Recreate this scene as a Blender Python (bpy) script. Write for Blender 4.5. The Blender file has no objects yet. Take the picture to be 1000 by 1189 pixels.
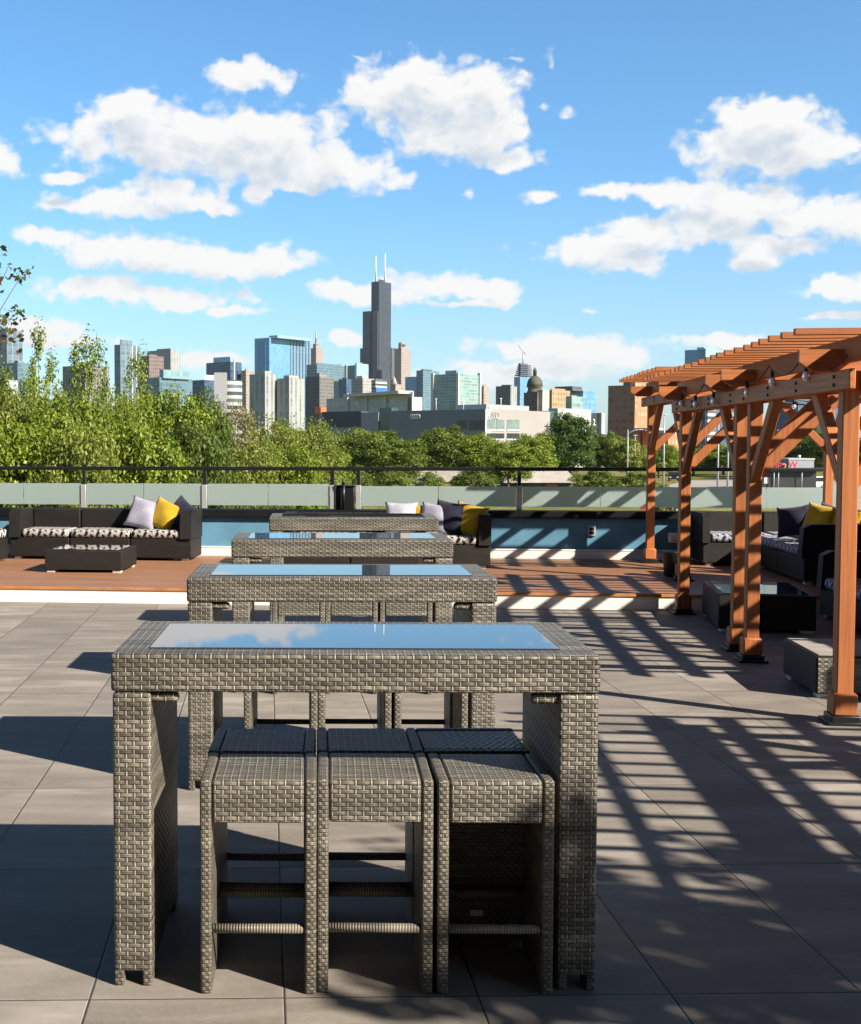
import bpy, bmesh, math, random
import numpy as np
from mathutils import Vector, Matrix

random.seed(7)
rng = np.random.default_rng(11)
scene = bpy.context.scene
COL = scene.collection
R = math.radians
PI = math.pi

# ------------------------------------------------------------------ camera numbers
F, CX, CY, PITCH, EYE = 1470.0, 340.0, 594.0, R(3.0), 1.693
GROUND = -5.3

def kx(px):
    return (px - CX) / F

def zt(py, D):
    """height of a point seen at row py at distance D"""
    return EYE - D * math.tan(math.atan((py - CY) / F) + PITCH)

def gp(px, py, z=0.0):
    """point of the horizontal plane z seen at px, py"""
    t = math.tan(math.atan((py - CY) / F) + PITCH)
    Y = (EYE - z) / t
    d = Y * math.cos(PITCH) + (EYE - z) * math.sin(PITCH)
    return kx(px) * d, Y

TH = R(6.2)
def B(u, v, z=0.0):
    """terrace frame (u along the deck edge, v away from us) to world"""
    return Vector((math.cos(TH) * u + math.sin(TH) * v, -math.sin(TH) * u + math.cos(TH) * v, z))

# ------------------------------------------------------------------ tagging
def tag(o, label=None, cat=None, group=None, kind=None):
    if label: o['label'] = label
    if cat: o['category'] = cat
    if group: o['group'] = group
    if kind: o['kind'] = kind
    return o

def thing(name, label, cat, loc=(0, 0, 0), rz=0.0, group=None):
    o = bpy.data.objects.new(name, None)
    o.empty_display_size = 0.2
    COL.objects.link(o)
    o.location = loc
    o.rotation_euler = (0, 0, rz)
    return tag(o, label, cat, group)

def dup(root, loc, rz, label=None, group=None):
    r = root.copy(); COL.objects.link(r)
    r.location = loc; r.rotation_euler = (0, 0, rz)
    if label: r['label'] = label
    if group: r['group'] = group
    for ch in list(root.children):
        c = ch.copy(); COL.objects.link(c); c.parent = r
        for g in list(ch.children):
            d = g.copy(); COL.objects.link(d); d.parent = c
    return r

# ------------------------------------------------------------------ mesh builder
class MB:
    def __init__(s):
        s.bm = bmesh.new()
        s.uv = s.bm.loops.layers.uv.new('UVMap')
    def _boxuv(s, faces, M=None):
        for f in faces:
            n = f.normal
            ax, ay, az = abs(n.x), abs(n.y), abs(n.z)
            for l in f.loops:
                c = l.vert.co
                if az >= ax and az >= ay: l[s.uv].uv = (c.x, c.y)
                elif ay >= ax: l[s.uv].uv = (c.x, c.z)
                else: l[s.uv].uv = (c.y, c.z)
    def box(s, x0, x1, y0, y1, z0, z1, bev=0.0, seg=2, M=None):
        t = bmesh.new()
        bmesh.ops.create_cube(t, size=1.0)
        for v in t.verts:
            v.co = Vector((x0 + (v.co.x + .5) * (x1 - x0), y0 + (v.co.y + .5) * (y1 - y0), z0 + (v.co.z + .5) * (z1 - z0)))
        if bev > 0:
            bmesh.ops.bevel(t, geom=list(t.edges), offset=bev, segments=seg, profile=.5, affect='EDGES')
        s._merge(t, M, smooth=bev > 0)
        return s
    def _merge(s, t, M=None, smooth=False):
        tu = t.loops.layers.uv.new('UVMap') if not t.loops.layers.uv else t.loops.layers.uv[0]
        t.normal_update()
        old, s_uv = s.uv, s.uv
        s.uv = tu
        s._boxuv(t.faces)
        s.uv = s_uv
        if M is not None:
            bmesh.ops.transform(t, matrix=M, verts=t.verts)
        me = bpy.data.meshes.new('tmp'); t.to_mesh(me); t.free()
        n0 = len(s.bm.faces)
        s.bm.from_mesh(me)
        bpy.data.meshes.remove(me)
        if smooth:
            s.bm.faces.ensure_lookup_table()
            for f in s.bm.faces[n0:]:
                q = f.normal
                f.smooth = max(abs(q.x), abs(q.y), abs(q.z)) < .9995 if M is None else f.calc_area() < .0006
    def tube(s, pts, r, n=8, cap=True, uvscale=1.0):
        """round tube through points; r number or list"""
        pts = [Vector(p) for p in pts]
        rr = [r] * len(pts) if not isinstance(r, (list, tuple)) else r
        rings = []
        acc = 0; up = None
        for i, p in enumerate(pts):
            if i == 0: d = pts[1] - p
            elif i == len(pts) - 1: d = p - pts[i - 1]
            else: d = pts[i + 1] - pts[i - 1]
            d.normalize()
            if up is None:
                up = Vector((0, 0, 1)) if abs(d.z) < .9 else Vector((1, 0, 0))
            a = d.cross(up)
            if a.length < 1e-4: a = d.cross(Vector((0, 1, 0)))
            a.normalize(); b = a.cross(d).normalized(); up = b
            if i: acc += (p - pts[i - 1]).length
            rings.append(([s.bm.verts.new(p + (a * math.cos(2 * PI * k / n) + b * math.sin(2 * PI * k / n)) * rr[i]) for k in range(n)], acc))
        for (A, la), (Bq, lb) in zip(rings[:-1], rings[1:]):
            for k in range(n):
                f = s.bm.faces.new((A[k], A[(k + 1) % n], Bq[(k + 1) % n], Bq[k]))
                f.smooth = True
                uvs = ((k / n, la), ((k + 1) / n, la), ((k + 1) / n, lb), (k / n, lb))
                for l, q in zip(f.loops, uvs): l[s.uv].uv = (q[1] * uvscale, q[0] * 2 * PI * rr[0])
        if cap:
            s.bm.faces.new(list(reversed(rings[0][0]))); s.bm.faces.new(rings[-1][0])
        return s
    def lathe(s, prof, n=20, M=None):
        """prof: list of (r, z)"""
        rings = []
        for r, z in prof:
            rings.append([s.bm.verts.new((M @ Vector((r * math.cos(2 * PI * k / n), r * math.sin(2 * PI * k / n), z))) if M is not None else (r * math.cos(2 * PI * k / n), r * math.sin(2 * PI * k / n), z)) for k in range(n)])
        for A, Bq in zip(rings[:-1], rings[1:]):
            for k in range(n):
                f = s.bm.faces.new((A[k], A[(k + 1) % n], Bq[(k + 1) % n], Bq[k])); f.smooth = True
                for l in f.loops: l[s.uv].uv = (math.atan2(l.vert.co.y, l.vert.co.x) * prof[0][0], l.vert.co.z)
        s.bm.faces.new(list(reversed(rings[0]))); s.bm.faces.new(rings[-1])
        return s
    def prism(s, poly, z0, z1, M=None):
        """extrude a 2D polygon (ccw) from z0 to z1"""
        t = bmesh.new()
        a = [t.verts.new((x, y, z0)) for x, y in poly]; b = [t.verts.new((x, y, z1)) for x, y in poly]
        n = len(poly)
        for k in range(n): t.faces.new((a[k], a[(k + 1) % n], b[(k + 1) % n], b[k]))
        t.faces.new(list(reversed(a))); t.faces.new(b)
        bmesh.ops.recalc_face_normals(t, faces=t.faces)
        s._merge(t, M)
        return s
    def build(s, name, mat, parent=None, loc=None, rz=None):
        me = bpy.data.meshes.new(name)
        s.bm.normal_update()
        s.bm.to_mesh(me); s.bm.free()
        if mat: me.materials.append(mat)
        o = bpy.data.objects.new(name, me); COL.objects.link(o)
        if parent: o.parent = parent
        if loc is not None: o.location = loc
        if rz is not None: o.rotation_euler = (0, 0, rz)
        return o

def Mx(loc=(0, 0, 0), rx=0, ry=0, rz=0):
    return Matrix.Translation(loc) @ Matrix.Rotation(rz, 4, 'Z') @ Matrix.Rotation(ry, 4, 'Y') @ Matrix.Rotation(rx, 4, 'X')

# ------------------------------------------------------------------ node helpers
class NT:
    def __init__(s, tree): s.t = tree; s.n = tree.nodes; s.l = tree.links
    def new(s, typ, **kw):
        n = s.n.new(typ)
        for k, v in kw.items(): setattr(n, k, v)
        return n
    def put(s, sock, v):
        if hasattr(v, 'links') or isinstance(v, bpy.types.NodeSocket): s.l.new(v, sock)
        elif v is not None: sock.default_value = v
    def m(s, op, a, b=None, c=None, clamp=False):
        n = s.new('ShaderNodeMath', operation=op); n.use_clamp = clamp
        s.put(n.inputs[0], a)
        if b is not None: s.put(n.inputs[1], b)
        if c is not None: s.put(n.inputs[2], c)
        return n.outputs[0]
    def vm(s, op, a, b=None, out=0, scale=None):
        n = s.new('ShaderNodeVectorMath', operation=op)
        s.put(n.inputs[0], a)
        if b is not None: s.put(n.inputs[1], b)
        if scale is not None: s.put(n.inputs['Scale'], scale)
        return n.outputs[out]
    def noise(s, vec, scale, detail=3, rough=.5, dist=0.0, out='Fac'):
        n = s.new('ShaderNodeTexNoise')
        if vec is not None: s.l.new(vec, n.inputs['Vector'])
        n.inputs['Scale'].default_value = scale; n.inputs['Detail'].default_value = detail
        n.inputs['Roughness'].default_value = rough; n.inputs['Distortion'].default_value = dist
        return n.outputs[out]
    def ramp(s, fac, stops, interp='LINEAR'):
        n = s.new('ShaderNodeValToRGB'); s.put(n.inputs[0], fac)
        cr = n.color_ramp; cr.interpolation = interp
        while len(cr.elements) < len(stops): cr.elements.new(0.5)
        for e, (p, c) in zip(cr.elements, stops):
            e.position = p; e.color = (c[0], c[1], c[2], 1)
        return n.outputs[0]
    def mr(s, v, a, b, c=0.0, d=1.0, smooth=False):
        n = s.new('ShaderNodeMapRange'); n.clamp = True
        if smooth: n.interpolation_type = 'SMOOTHSTEP'
        s.put(n.inputs[0], v)
        for i, q in enumerate((a, b, c, d)): s.put(n.inputs[i + 1], q)
        return n.outputs[0]
    def mix(s, f, a, b, mode='MIX'):
        n = s.new('ShaderNodeMix', data_type='RGBA', blend_type=mode)
        s.put(n.inputs[0], f)
        for i, q in ((6, a), (7, b)):
            if isinstance(q, tuple): q = (q[0], q[1], q[2], 1)
            s.put(n.inputs[i], q)
        return n.outputs[2]
    def sep(s, v):
        n = s.new('ShaderNodeSeparateXYZ'); s.l.new(v, n.inputs[0]); return n.outputs
    def comb(s, x, y, z=0.0):
        n = s.new('ShaderNodeCombineXYZ')
        for i, q in enumerate((x, y, z)): s.put(n.inputs[i], q)
        return n.outputs[0]
    def bump(s, h, strength=.5, dist=.01):
        n = s.new('ShaderNodeBump'); s.l.new(h, n.inputs['Height'])
        n.inputs['Strength'].default_value = strength; n.inputs['Distance'].default_value = dist
        return n.outputs[0]

def mat(name):
    m = bpy.data.materials.new(name); m.use_nodes = True
    N = NT(m.node_tree)
    p = m.node_tree.nodes['Principled BSDF']
    return m, N, p

def plain(name, col, rough=.6, metal=0.0, spec=.5, var=.15, scale=6.0, bump=0.0, bscale=60.0, **kw):
    m, N, p = mat(name)
    tc = N.new('ShaderNodeTexCoord').outputs['Object']
    f = N.noise(tc, scale, 4, .6)
    a = tuple(c * (1 - var) for c in col); b = tuple(min(1, c * (1 + var)) for c in col)
    N.l.new(N.ramp(f, [(.3, a), (.7, b)]), p.inputs['Base Color'])
    p.inputs['Roughness'].default_value = rough; p.inputs['Metallic'].default_value = metal
    p.inputs['Specular IOR Level'].default_value = spec
    if bump:
        N.l.new(N.bump(N.noise(tc, bscale, 5, .6), bump, .01), p.inputs['Normal'])
    return m

# ------------------------------------------------------------------ materials
def weave(name, hi, lo, core, row=.0136, colw=.0240, dist=.0045, rough=.45, spec=.5, tint=None):
    """basket weave of flat strands over stakes, from metre UVs"""
    m, N, p = mat(name)
    uv = N.new('ShaderNodeUVMap').outputs[0]
    wob = N.noise(uv, 9.0, 2, .5, out='Color')
    uvw = N.vm('ADD', uv, N.vm('MULTIPLY', N.vm('SUBTRACT', wob, (.5, .5, .5)), (.006, .006, 0)))
    s = N.sep(uvw)
    u = N.m('DIVIDE', s[0], colw); v = N.m('DIVIDE', s[1], row)
    j = N.m('FLOOR', v); i = N.m('FLOOR', u)
    fv = N.m('SUBTRACT', N.m('MULTIPLY', N.m('FRACT', v), 2.0), 1.0)
    fu = N.m('SUBTRACT', N.m('MULTIPLY', N.m('FRACT', u), 2.0), 1.0)
    rowp = N.m('SQRT', N.m('MAXIMUM', N.m('SUBTRACT', 1.0, N.m('POWER', N.m('ABSOLUTE', fv), 2.6)), 0.0))
    f2 = N.m('SUBTRACT', N.m('MULTIPLY', N.m('FRACT', N.m('MULTIPLY', v, 2.0)), 2.0), 1.0)
    twin = N.m('SQRT', N.m('MAXIMUM', N.m('SUBTRACT', 1.0, N.m('POWER', N.m('ABSOLUTE', f2), 3.0)), 0.0))
    rowp = N.m('MULTIPLY', rowp, N.m('ADD', .58, N.m('MULTIPLY', twin, .42)))
    ph = N.m('ADD', N.m('SUBTRACT', u, .5), j)
    w = N.m('COSINE', N.m('MULTIPLY', ph, PI))
    strand = N.m('MULTIPLY', rowp, N.m('ADD', .62, N.m('MULTIPLY', w, .38)))
    st = N.m('SUBTRACT', 1.0, N.m('POWER', N.m('ABSOLUTE', N.m('DIVIDE', fu, .25)), 2.0))
    stake = N.m('MULTIPLY', N.m('SQRT', N.m('MAXIMUM', st, 0.0)), N.m('SUBTRACT', .62, N.m('MULTIPLY', w, .2)))
    h = N.m('MAXIMUM', strand, stake)
    # strand tone: each row its own streaky tone
    wn = N.new('ShaderNodeTexWhiteNoise', noise_dimensions='2D')
    N.l.new(N.comb(j, N.m('FLOOR', N.m('MULTIPLY', N.m('ADD', u, N.m('MULTIPLY', j, 3.7)), .16))), wn.inputs['Vector'])
    streak = N.noise(N.vm('MULTIPLY', uv, (14.0, 260.0, 1.0)), 1.0, 3, .6)
    tone = N.m('ADD', N.m('MULTIPLY', wn.outputs[0], .55), N.m('MULTIPLY', streak, .6))
    isst = N.m('GREATER_THAN', stake, strand)
    c = N.mix(tone, lo, hi)
    c = N.mix(N.m('MULTIPLY', isst, .75), c, tint or hi)
    big = N.noise(N.vm('MULTIPLY', uv, (1.6, 11.0, 1.0)), 1.0, 4, .65)
    c = N.mix(N.mr(big, .42, .66, 0, .62), c, lo)
    wr = N.new('ShaderNodeTexWhiteNoise', noise_dimensions='1D'); N.l.new(j, wr.inputs['W'])
    c = N.mix(N.mr(wr.outputs[0], .4, 1, 0, .62), c, lo)
    c = N.mix(N.mr(h, .12, .44, 1.0, 0.0), c, core)  # shade in the gaps painted dark, like ambient occlusion
    N.l.new(c, p.inputs['Base Color'])
    p.inputs['Roughness'].default_value = rough
    p.inputs['Specular IOR Level'].default_value = spec
    N.l.new(N.bump(h, 1.0, dist), p.inputs['Normal'])
    return m

M_weave = weave('grey_wicker', (.265, .242, .20), (.043, .037, .029), (.006, .005, .004), tint=(.42, .38, .31))
M_wrap = weave('grey_wicker_wrap', (.24, .215, .17), (.055, .046, .035), (.010, .009, .007), row=.012, colw=.012, dist=.004)
M_dark = weave('dark_wicker', (.030, .025, .022), (.010, .0085, .008), (.004, .004, .004), row=.009, colw=.016, dist=.003, rough=.5, spec=.22)
M_grid = weave('lit_tone_wicker', (.28, .25, .20), (.03, .028, .025), (.012, .011, .01), row=.016, colw=.022, dist=.004)

def rib_mat(name, hi, lo, per=.006):
    m, N, p = mat(name)
    uv = N.new('ShaderNodeUVMap').outputs[0]
    s = N.sep(uv)
    h = N.m('ABSOLUTE', N.m('SINE', N.m('MULTIPLY', s[0], PI / per)))
    N.l.new(N.mix(h, lo, hi), p.inputs['Base Color'])
    p.inputs['Roughness'].default_value = .45
    N.l.new(N.bump(h, .8, .003), p.inputs['Normal'])
    return m
M_rib = rib_mat('wrapped_cane_bar', (.20, .18, .145), (.05, .043, .032), .009)

def mk_glass_top():
    m, N, p = mat('tinted_table_glass')
    tc = N.new('ShaderNodeTexCoord').outputs['Object']
    N.l.new(N.mix(N.noise(tc, 3.0, 2), (.012, .02, .03), (.02, .03, .04)), p.inputs['Base Color'])
    N.l.new(N.mr(N.noise(tc, 5.0, 5, .7), .45, .8, .008, .06), p.inputs['Roughness'])
    p.inputs['IOR'].default_value = 1.75
    p.inputs['Coat Weight'].default_value = .25
    p.inputs['Coat Roughness'].default_value = .01
    return m
M_glass = mk_glass_top()

def mk_floor():
    m, N, p = mat('porcelain_paving')
    co = N.new('ShaderNodeTexCoord').outputs['Object']
    s = N.sep(co)
    tx = N.m('DIVIDE', N.m('SUBTRACT', s[0], .057), .596)
    ty = N.m('DIVIDE', N.m('SUBTRACT', s[1], .20), 1.2)
    ex = N.m('MULTIPLY', N.m('SUBTRACT', .5, N.m('ABSOLUTE', N.m('SUBTRACT', N.m('FRACT', tx), .5))), .596)
    ey = N.m('MULTIPLY', N.m('SUBTRACT', .5, N.m('ABSOLUTE', N.m('SUBTRACT', N.m('FRACT', ty), .5))), 1.2)
    e = N.m('MINIMUM', ex, ey)
    wn = N.new('ShaderNodeTexWhiteNoise', noise_dimensions='2D')
    N.l.new(N.comb(N.m('FLOOR', tx), N.m('FLOOR', ty)), wn.inputs['Vector'])
    off = N.vm('MULTIPLY', wn.outputs['Color'], (7, 7, 7))
    pv = N.vm('ADD', co, off)
    cloud = N.noise(N.vm('MULTIPLY', pv, (1.1, 4.2, 1)), 1.0, 6, .62, .6)
    fine = N.noise(pv, 55.0, 4, .7)
    c = N.ramp(cloud, [(.30, (.160, .143, .125)), (.5, (.24, .217, .193)), (.70, (.345, .315, .285))])
    c = N.mix(N.mr(wn.outputs[0], 0, 1, 0, .38), c, (.115, .10, .088))
    c = N.mix(N.mr(fine, .4, .75, 0, .3), c, (.33, .29, .25))
    # rain marks and a few dark spots
    st = N.noise(co, .9, 5, .65)
    c = N.mix(N.mr(st, .54, .70, 0, .38), c, (.13, .11, .092))
    vo = N.new('ShaderNodeTexVoronoi'); vo.inputs['Scale'].default_value = 5.5; vo.inputs['Randomness'].default_value = 1.0
    N.l.new(co, vo.inputs['Vector'])
    spot = N.m('MULTIPLY', N.m('LESS_THAN', vo.outputs['Distance'], .035), N.m('GREATER_THAN', N.sep(vo.outputs['Color'])[0], .72))
    c = N.mix(N.m('MULTIPLY', spot, .6), c, (.06, .05, .04))
    joint = N.m('LESS_THAN', e, .0026)
    N.l.new(N.mix(joint, c, (.045, .04, .037)), p.inputs['Base Color'])
    N.l.new(N.mr(cloud, .3, .8, .55, .72), p.inputs['Roughness'])
    p.inputs['Specular IOR Level'].default_value = .14
    hb = N.m('ADD', N.mr(e, .001, .006, 0, 1), N.m('MULTIPLY', fine, .12))
    N.l.new(N.bump(hb, .6, .004), p.inputs['Normal'])
    return m
M_floor = mk_floor()

def mk_deck():
    m, N, p = mat('deck_boards')
    co = N.new('ShaderNodeTexCoord').outputs['Object']
    s = N.sep(co)
    t = N.m('DIVIDE', s[1], .14)
    e = N.m('MULTIPLY', N.m('SUBTRACT', .5, N.m('ABSOLUTE', N.m('SUBTRACT', N.m('FRACT', t), .5))), .14)
    bi = N.m('FLOOR', t)
    wn = N.new('ShaderNodeTexWhiteNoise', noise_dimensions='2D')
    N.l.new(N.comb(bi, N.m('FLOOR', N.m('ADD', N.m('DIVIDE', s[0], 3.6), N.m('MULTIPLY', bi, .37)))), wn.inputs['Vector'])
    g = N.noise(N.vm('ADD', N.vm('MULTIPLY', co, (1.5, 45, 1)), N.vm('MULTIPLY', wn.outputs['Color'], (9, 9, 9))), 1.0, 5, .65)
    c = N.ramp(g, [(.25, (.20, .092, .045)), (.55, (.34, .17, .088)), (.8, (.45, .25, .14))])
    c = N.mix(N.mr(wn.outputs[0], 0, 1, 0, .35), c, (.19, .085, .045))
    c = N.mix(N.m('LESS_THAN', e, .0065), c, (.02, .012, .008))
    N.l.new(c, p.inputs['Base Color'])
    p.inputs['Roughness'].default_value = .5
    N.l.new(N.bump(N.m('ADD', N.mr(e, .002, .007), N.m('MULTIPLY', g, .1)), .6, .005), p.inputs['Normal'])
    return m
M_deck = mk_deck()

def mk_cedar(name='stained_cedar'):
    m, N, p = mat(name)
    uv = N.new('ShaderNodeUVMap').outputs[0]
    oi = N.new('ShaderNodeObjectInfo').outputs['Random']
    at = N.new('ShaderNodeAttribute'); at.attribute_name = 'grain'
    co = N.new('ShaderNodeTexCoord').outputs['Object']
    ax = N.sep(at.outputs['Vector'])
    # stretch the grain along the length of the timber
    sc = N.comb(N.m('SUBTRACT', 42.0, N.m('MULTIPLY', ax[0], 40.5)), N.m('SUBTRACT', 42.0, N.m('MULTIPLY', ax[1], 40.5)), N.m('SUBTRACT', 42.0, N.m('MULTIPLY', ax[2], 40.5)))
    v = N.vm('ADD', N.vm('MULTIPLY', co, sc), N.vm('MULTIPLY', N.comb(oi, oi, oi), (30, 17, 23)))
    g = N.noise(v, 1.0, 5, .62, .25)
    c = N.ramp(g, [(.25, (.24, .075, .024)), (.55, (.44, .150, .046)), (.8, (.56, .215, .075))])
    c = N.mix(N.mr(oi, 0, 1, 0, .55), c, (.25, .085, .032))
    kn = N.new('ShaderNodeTexVoronoi'); kn.inputs['Scale'].default_value = 2.6
    N.l.new(co, kn.inputs['Vector'])
    c = N.mix(N.mr(kn.outputs['Distance'], .02, .06, .75, 0), c, (.10, .035, .015))
    N.l.new(c, p.inputs['Base Color'])
    p.inputs['Roughness'].default_value = .55
    p.inputs['Specular IOR Level'].default_value = .35
    N.l.new(N.bump(g, .25, .004), p.inputs['Normal'])
    return m
M_cedar = mk_cedar()

M_black = plain('black_metal', (.009, .009, .010), .38, .0, .5, .2, 8)
M_alu = plain('brushed_aluminium', (.45, .45, .46), .45, .4, .5, .1, 20)
M_white = plain('white_render', (.74, .71, .68), .8, 0, .2, .05, 1.5, .15, 40)
M_blue = plain('blue_render', (.10, .235, .34), .75, 0, .2, .2, 1.6, .15, 30)
M_coping = plain('black_coping', (.007, .008, .010), .7, 0, .15, .2, 3)
M_darkwall = plain('charcoal_wall', (.035, .035, .037), .8, 0, .2, .2, 3)
M_concrete = plain('concrete', (.32, .29, .26), .85, 0, .2, .2, .8, .2, 8)
M_foot = plain('foot_plastic', (.6, .58, .55), .5)

def mk_frost():
    m, N, p = mat('frosted_glass')
    tc = N.new('ShaderNodeTexCoord').outputs['Object']
    N.l.new(N.mix(N.noise(tc, .8, 4, .6), (.44, .54, .525), (.50, .59, .575)), p.inputs['Base Color'])
    p.inputs['Roughness'].default_value = .42
    p.inputs['Transmission Weight'].default_value = .55
    p.inputs['IOR'].default_value = 1.33
    return m
M_frost = mk_frost()

def mk_ikat(name, white, ink, scale=9.0):
    m, N, p = mat(name)
    uv = N.new('ShaderNodeUVMap').outputs[0]
    s = N.sep(uv)
    # stretched diamond ikat motif with ragged edges
    n = N.noise(uv, 28.0, 3, .6)
    a = N.m('ADD', N.m('MULTIPLY', N.m('SINE', N.m('MULTIPLY', s[0], 78.0)), 1.0), N.m('SINE', N.m('ADD', N.m('MULTIPLY', s[1], 62.0), N.m('MULTIPLY', N.m('SINE', N.m('MULTIPLY', s[0], 39.0)), 2.0))))
    f = N.m('ADD', a, N.m('MULTIPLY', N.m('SUBTRACT', n, .5), 2.2))
    c = N.mix(N.mr(f, .25, .5), white, ink)
    f2 = N.m('LESS_THAN', N.m('ABSOLUTE', N.m('ADD', f, .7)), .16)
    c = N.mix(f2, c, tuple(i * 1.5 + .02 for i in ink))
    N.l.new(c, p.inputs['Base Color']); p.inputs['Roughness'].default_value = .9
    p.inputs['Specular IOR Level'].default_value = .15
    N.l.new(N.bump(N.noise(uv, 300, 2), .2, .002), p.inputs['Normal'])
    return m
M_ikat = mk_ikat('ikat_cushion_fabric', (.42, .40, .37), (.012, .012, .018))
M_ikatb = mk_ikat('blue_ikat_cushion_fabric', (.38, .39, .44), (.02, .024, .05))

def mk_fabric(name, a, b):
    m, N, p = mat(name)
    tc = N.new('ShaderNodeTexCoord').outputs['Object']
    vo = N.new('ShaderNodeTexVoronoi'); vo.inputs['Scale'].default_value = 16
    N.l.new(tc, vo.inputs['Vector'])
    n = N.noise(tc, 8, 4, .6)
    c = N.mix(N.mr(n, .45, .62), a, b)
    N.l.new(c, p.inputs['Base Color']); p.inputs['Roughness'].default_value = .9
    p.inputs['Specular IOR Level'].default_value = .1
    p.inputs['Sheen Weight'].default_value = .2
    N.l.new(N.bump(N.noise(tc, 260, 2), .25, .003), p.inputs['Normal'])
    return m
M_lilac = mk_fabric('lilac_fabric', (.27, .26, .34), (.34, .33, .40))
M_yellow = mk_fabric('yellow_fabric', (.40, .245, .012), (.48, .31, .02))
M_navy = mk_fabric('navy_fabric', (.012, .012, .03), (.022, .02, .045))
M_white_f = mk_fabric('white_fabric', (.33, .33, .40), (.42, .42, .47))

def mk_leaf(name, cols, trans=.35, rough=.5):
    m, N, p = mat(name)
    geo = N.new('ShaderNodeNewGeometry')
    co = N.new('ShaderNodeTexCoord').outputs['Object']
    ri = geo.outputs['Random Per Island']
    n = N.noise(co, .55, 3, .6)
    f = N.m('ADD', N.m('MULTIPLY', ri, .6), N.m('MULTIPLY', n, .45))
    c = N.ramp(f, [(.12, cols[0]), (.45, cols[1]), (.72, cols[2]), (.95, cols[3])])
    N.l.new(c, p.inputs['Base Color'])
    p.inputs['Roughness'].default_value = rough
    p.inputs['Specular IOR Level'].default_value = .3
    tr = N.new('ShaderNodeBsdfTranslucent')
    N.l.new(N.mix(.55, c, (.22, .30, .03), 'MIX'), tr.inputs['Color'])
    mx = N.new('ShaderNodeMixShader'); mx.inputs[0].default_value = trans
    out = m.node_tree.nodes['Material Output']
    N.l.new(p.outputs[0], mx.inputs[1]); N.l.new(tr.outputs[0], mx.inputs[2]); N.l.new(mx.outputs[0], out.inputs[0])
    return m
M_leaf_a = mk_leaf('spring_green_leaves', [(.045, .078, .008), (.13, .185, .015), (.235, .29, .028), (.35, .39, .07)])
M_leaf_b = mk_leaf('olive_leaves', [(.07, .10, .014), (.155, .195, .027), (.25, .28, .05), (.35, .35, .11)])
M_leaf_c = mk_leaf('dark_maple_leaves', [(.015, .042, .010), (.036, .08, .016), (.07, .13, .022), (.13, .19, .04)])
M_leaf_d = mk_leaf('dry_twig_leaves', [(.16, .13, .07), (.24, .20, .11), (.32, .27, .15), (.38, .34, .2)])
M_leaf_r = mk_leaf('bronze_green_leaves', [(.07, .02, .012), (.10, .05, .02), (.06, .09, .02), (.12, .16, .04)])
M_leaf_m = mk_leaf('mid_green_leaves', [(.038, .065, .010), (.09, .13, .019), (.15, .195, .03), (.24, .27, .06)])
M_leaf_e = mk_leaf('deep_green_leaves', [(.024, .045, .008), (.058, .092, .014), (.11, .155, .024), (.20, .235, .05)])
M_bark = plain('bark', (.16, .12, .085), .9, 0, .1, .3, 5, .5, 12)

def facade(name, wall, glass, fh=3.6, bw=3.0, wu=.6, wv=.55, rough=.25, wrough=.8, var=.5, metal=0.0, spec=.5):
    """procedural facade: storeys of windows in metre UVs"""
    m, N, p = mat(name)
    uv = N.new('ShaderNodeUVMap').outputs[0]
    s = N.sep(uv)
    u = N.m('DIVIDE', s[0], bw); v = N.m('DIVIDE', s[1], fh)
    a = N.m('LESS_THAN', N.m('ABSOLUTE', N.m('SUBTRACT', N.m('FRACT', u), .5)), wu / 2)
    b = N.m('LESS_THAN', N.m('ABSOLUTE', N.m('SUBTRACT', N.m('FRACT', v), .5)), wv / 2)
    w = N.m('MULTIPLY', a, b)
    wn = N.new('ShaderNodeTexWhiteNoise', noise_dimensions='2D')
    N.l.new(N.comb(N.m('FLOOR', u), N.m('FLOOR', v)), wn.inputs['Vector'])
    g2 = tuple(min(1, c * (1 + var) + .02) for c in glass)
    g0 = tuple(c * (1 - var * .6) for c in glass)
    gc = N.mix(wn.outputs[0], g0, g2)
    big = N.noise(uv, .06, 4, .6)
    wc = N.mix(N.mr(big, .3, .7, 0, .25), wall, tuple(c * .75 for c in wall))
    gc = N.mix(N.mr(big, .35, .7, 0, .3), gc, g0)
    N.l.new(N.mix(w, wc, gc), p.inputs['Base Color'])
    N.l.new(N.mr(w, 0, 1, wrough, rough), p.inputs['Roughness'])
    if metal: N.l.new(N.m('MULTIPLY', w, metal), p.inputs['Metallic'])
    p.inputs['Specular IOR Level'].default_value = spec
    return m

# ------------------------------------------------------------------ world: sky with cumulus
SUN_EL = 32.5
SUN_AZ = math.degrees(math.atan2(.80, -.60))          # from +Y clockwise
def px_dir(px, py):
    """azimuth / elevation of a photograph direction"""
    c = Vector(((px - CX) / F, math.cos(PITCH) + 0, 0))
    d = Vector((0, math.cos(PITCH), -math.sin(PITCH))) + Vector((1, 0, 0)) * ((px - CX) / F) + Vector((0, math.sin(PITCH), math.cos(PITCH))) * (-(py - CY) / F)
    d.normalize()
    return math.atan2(d.x, d.y), math.asin(d.z)

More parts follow.
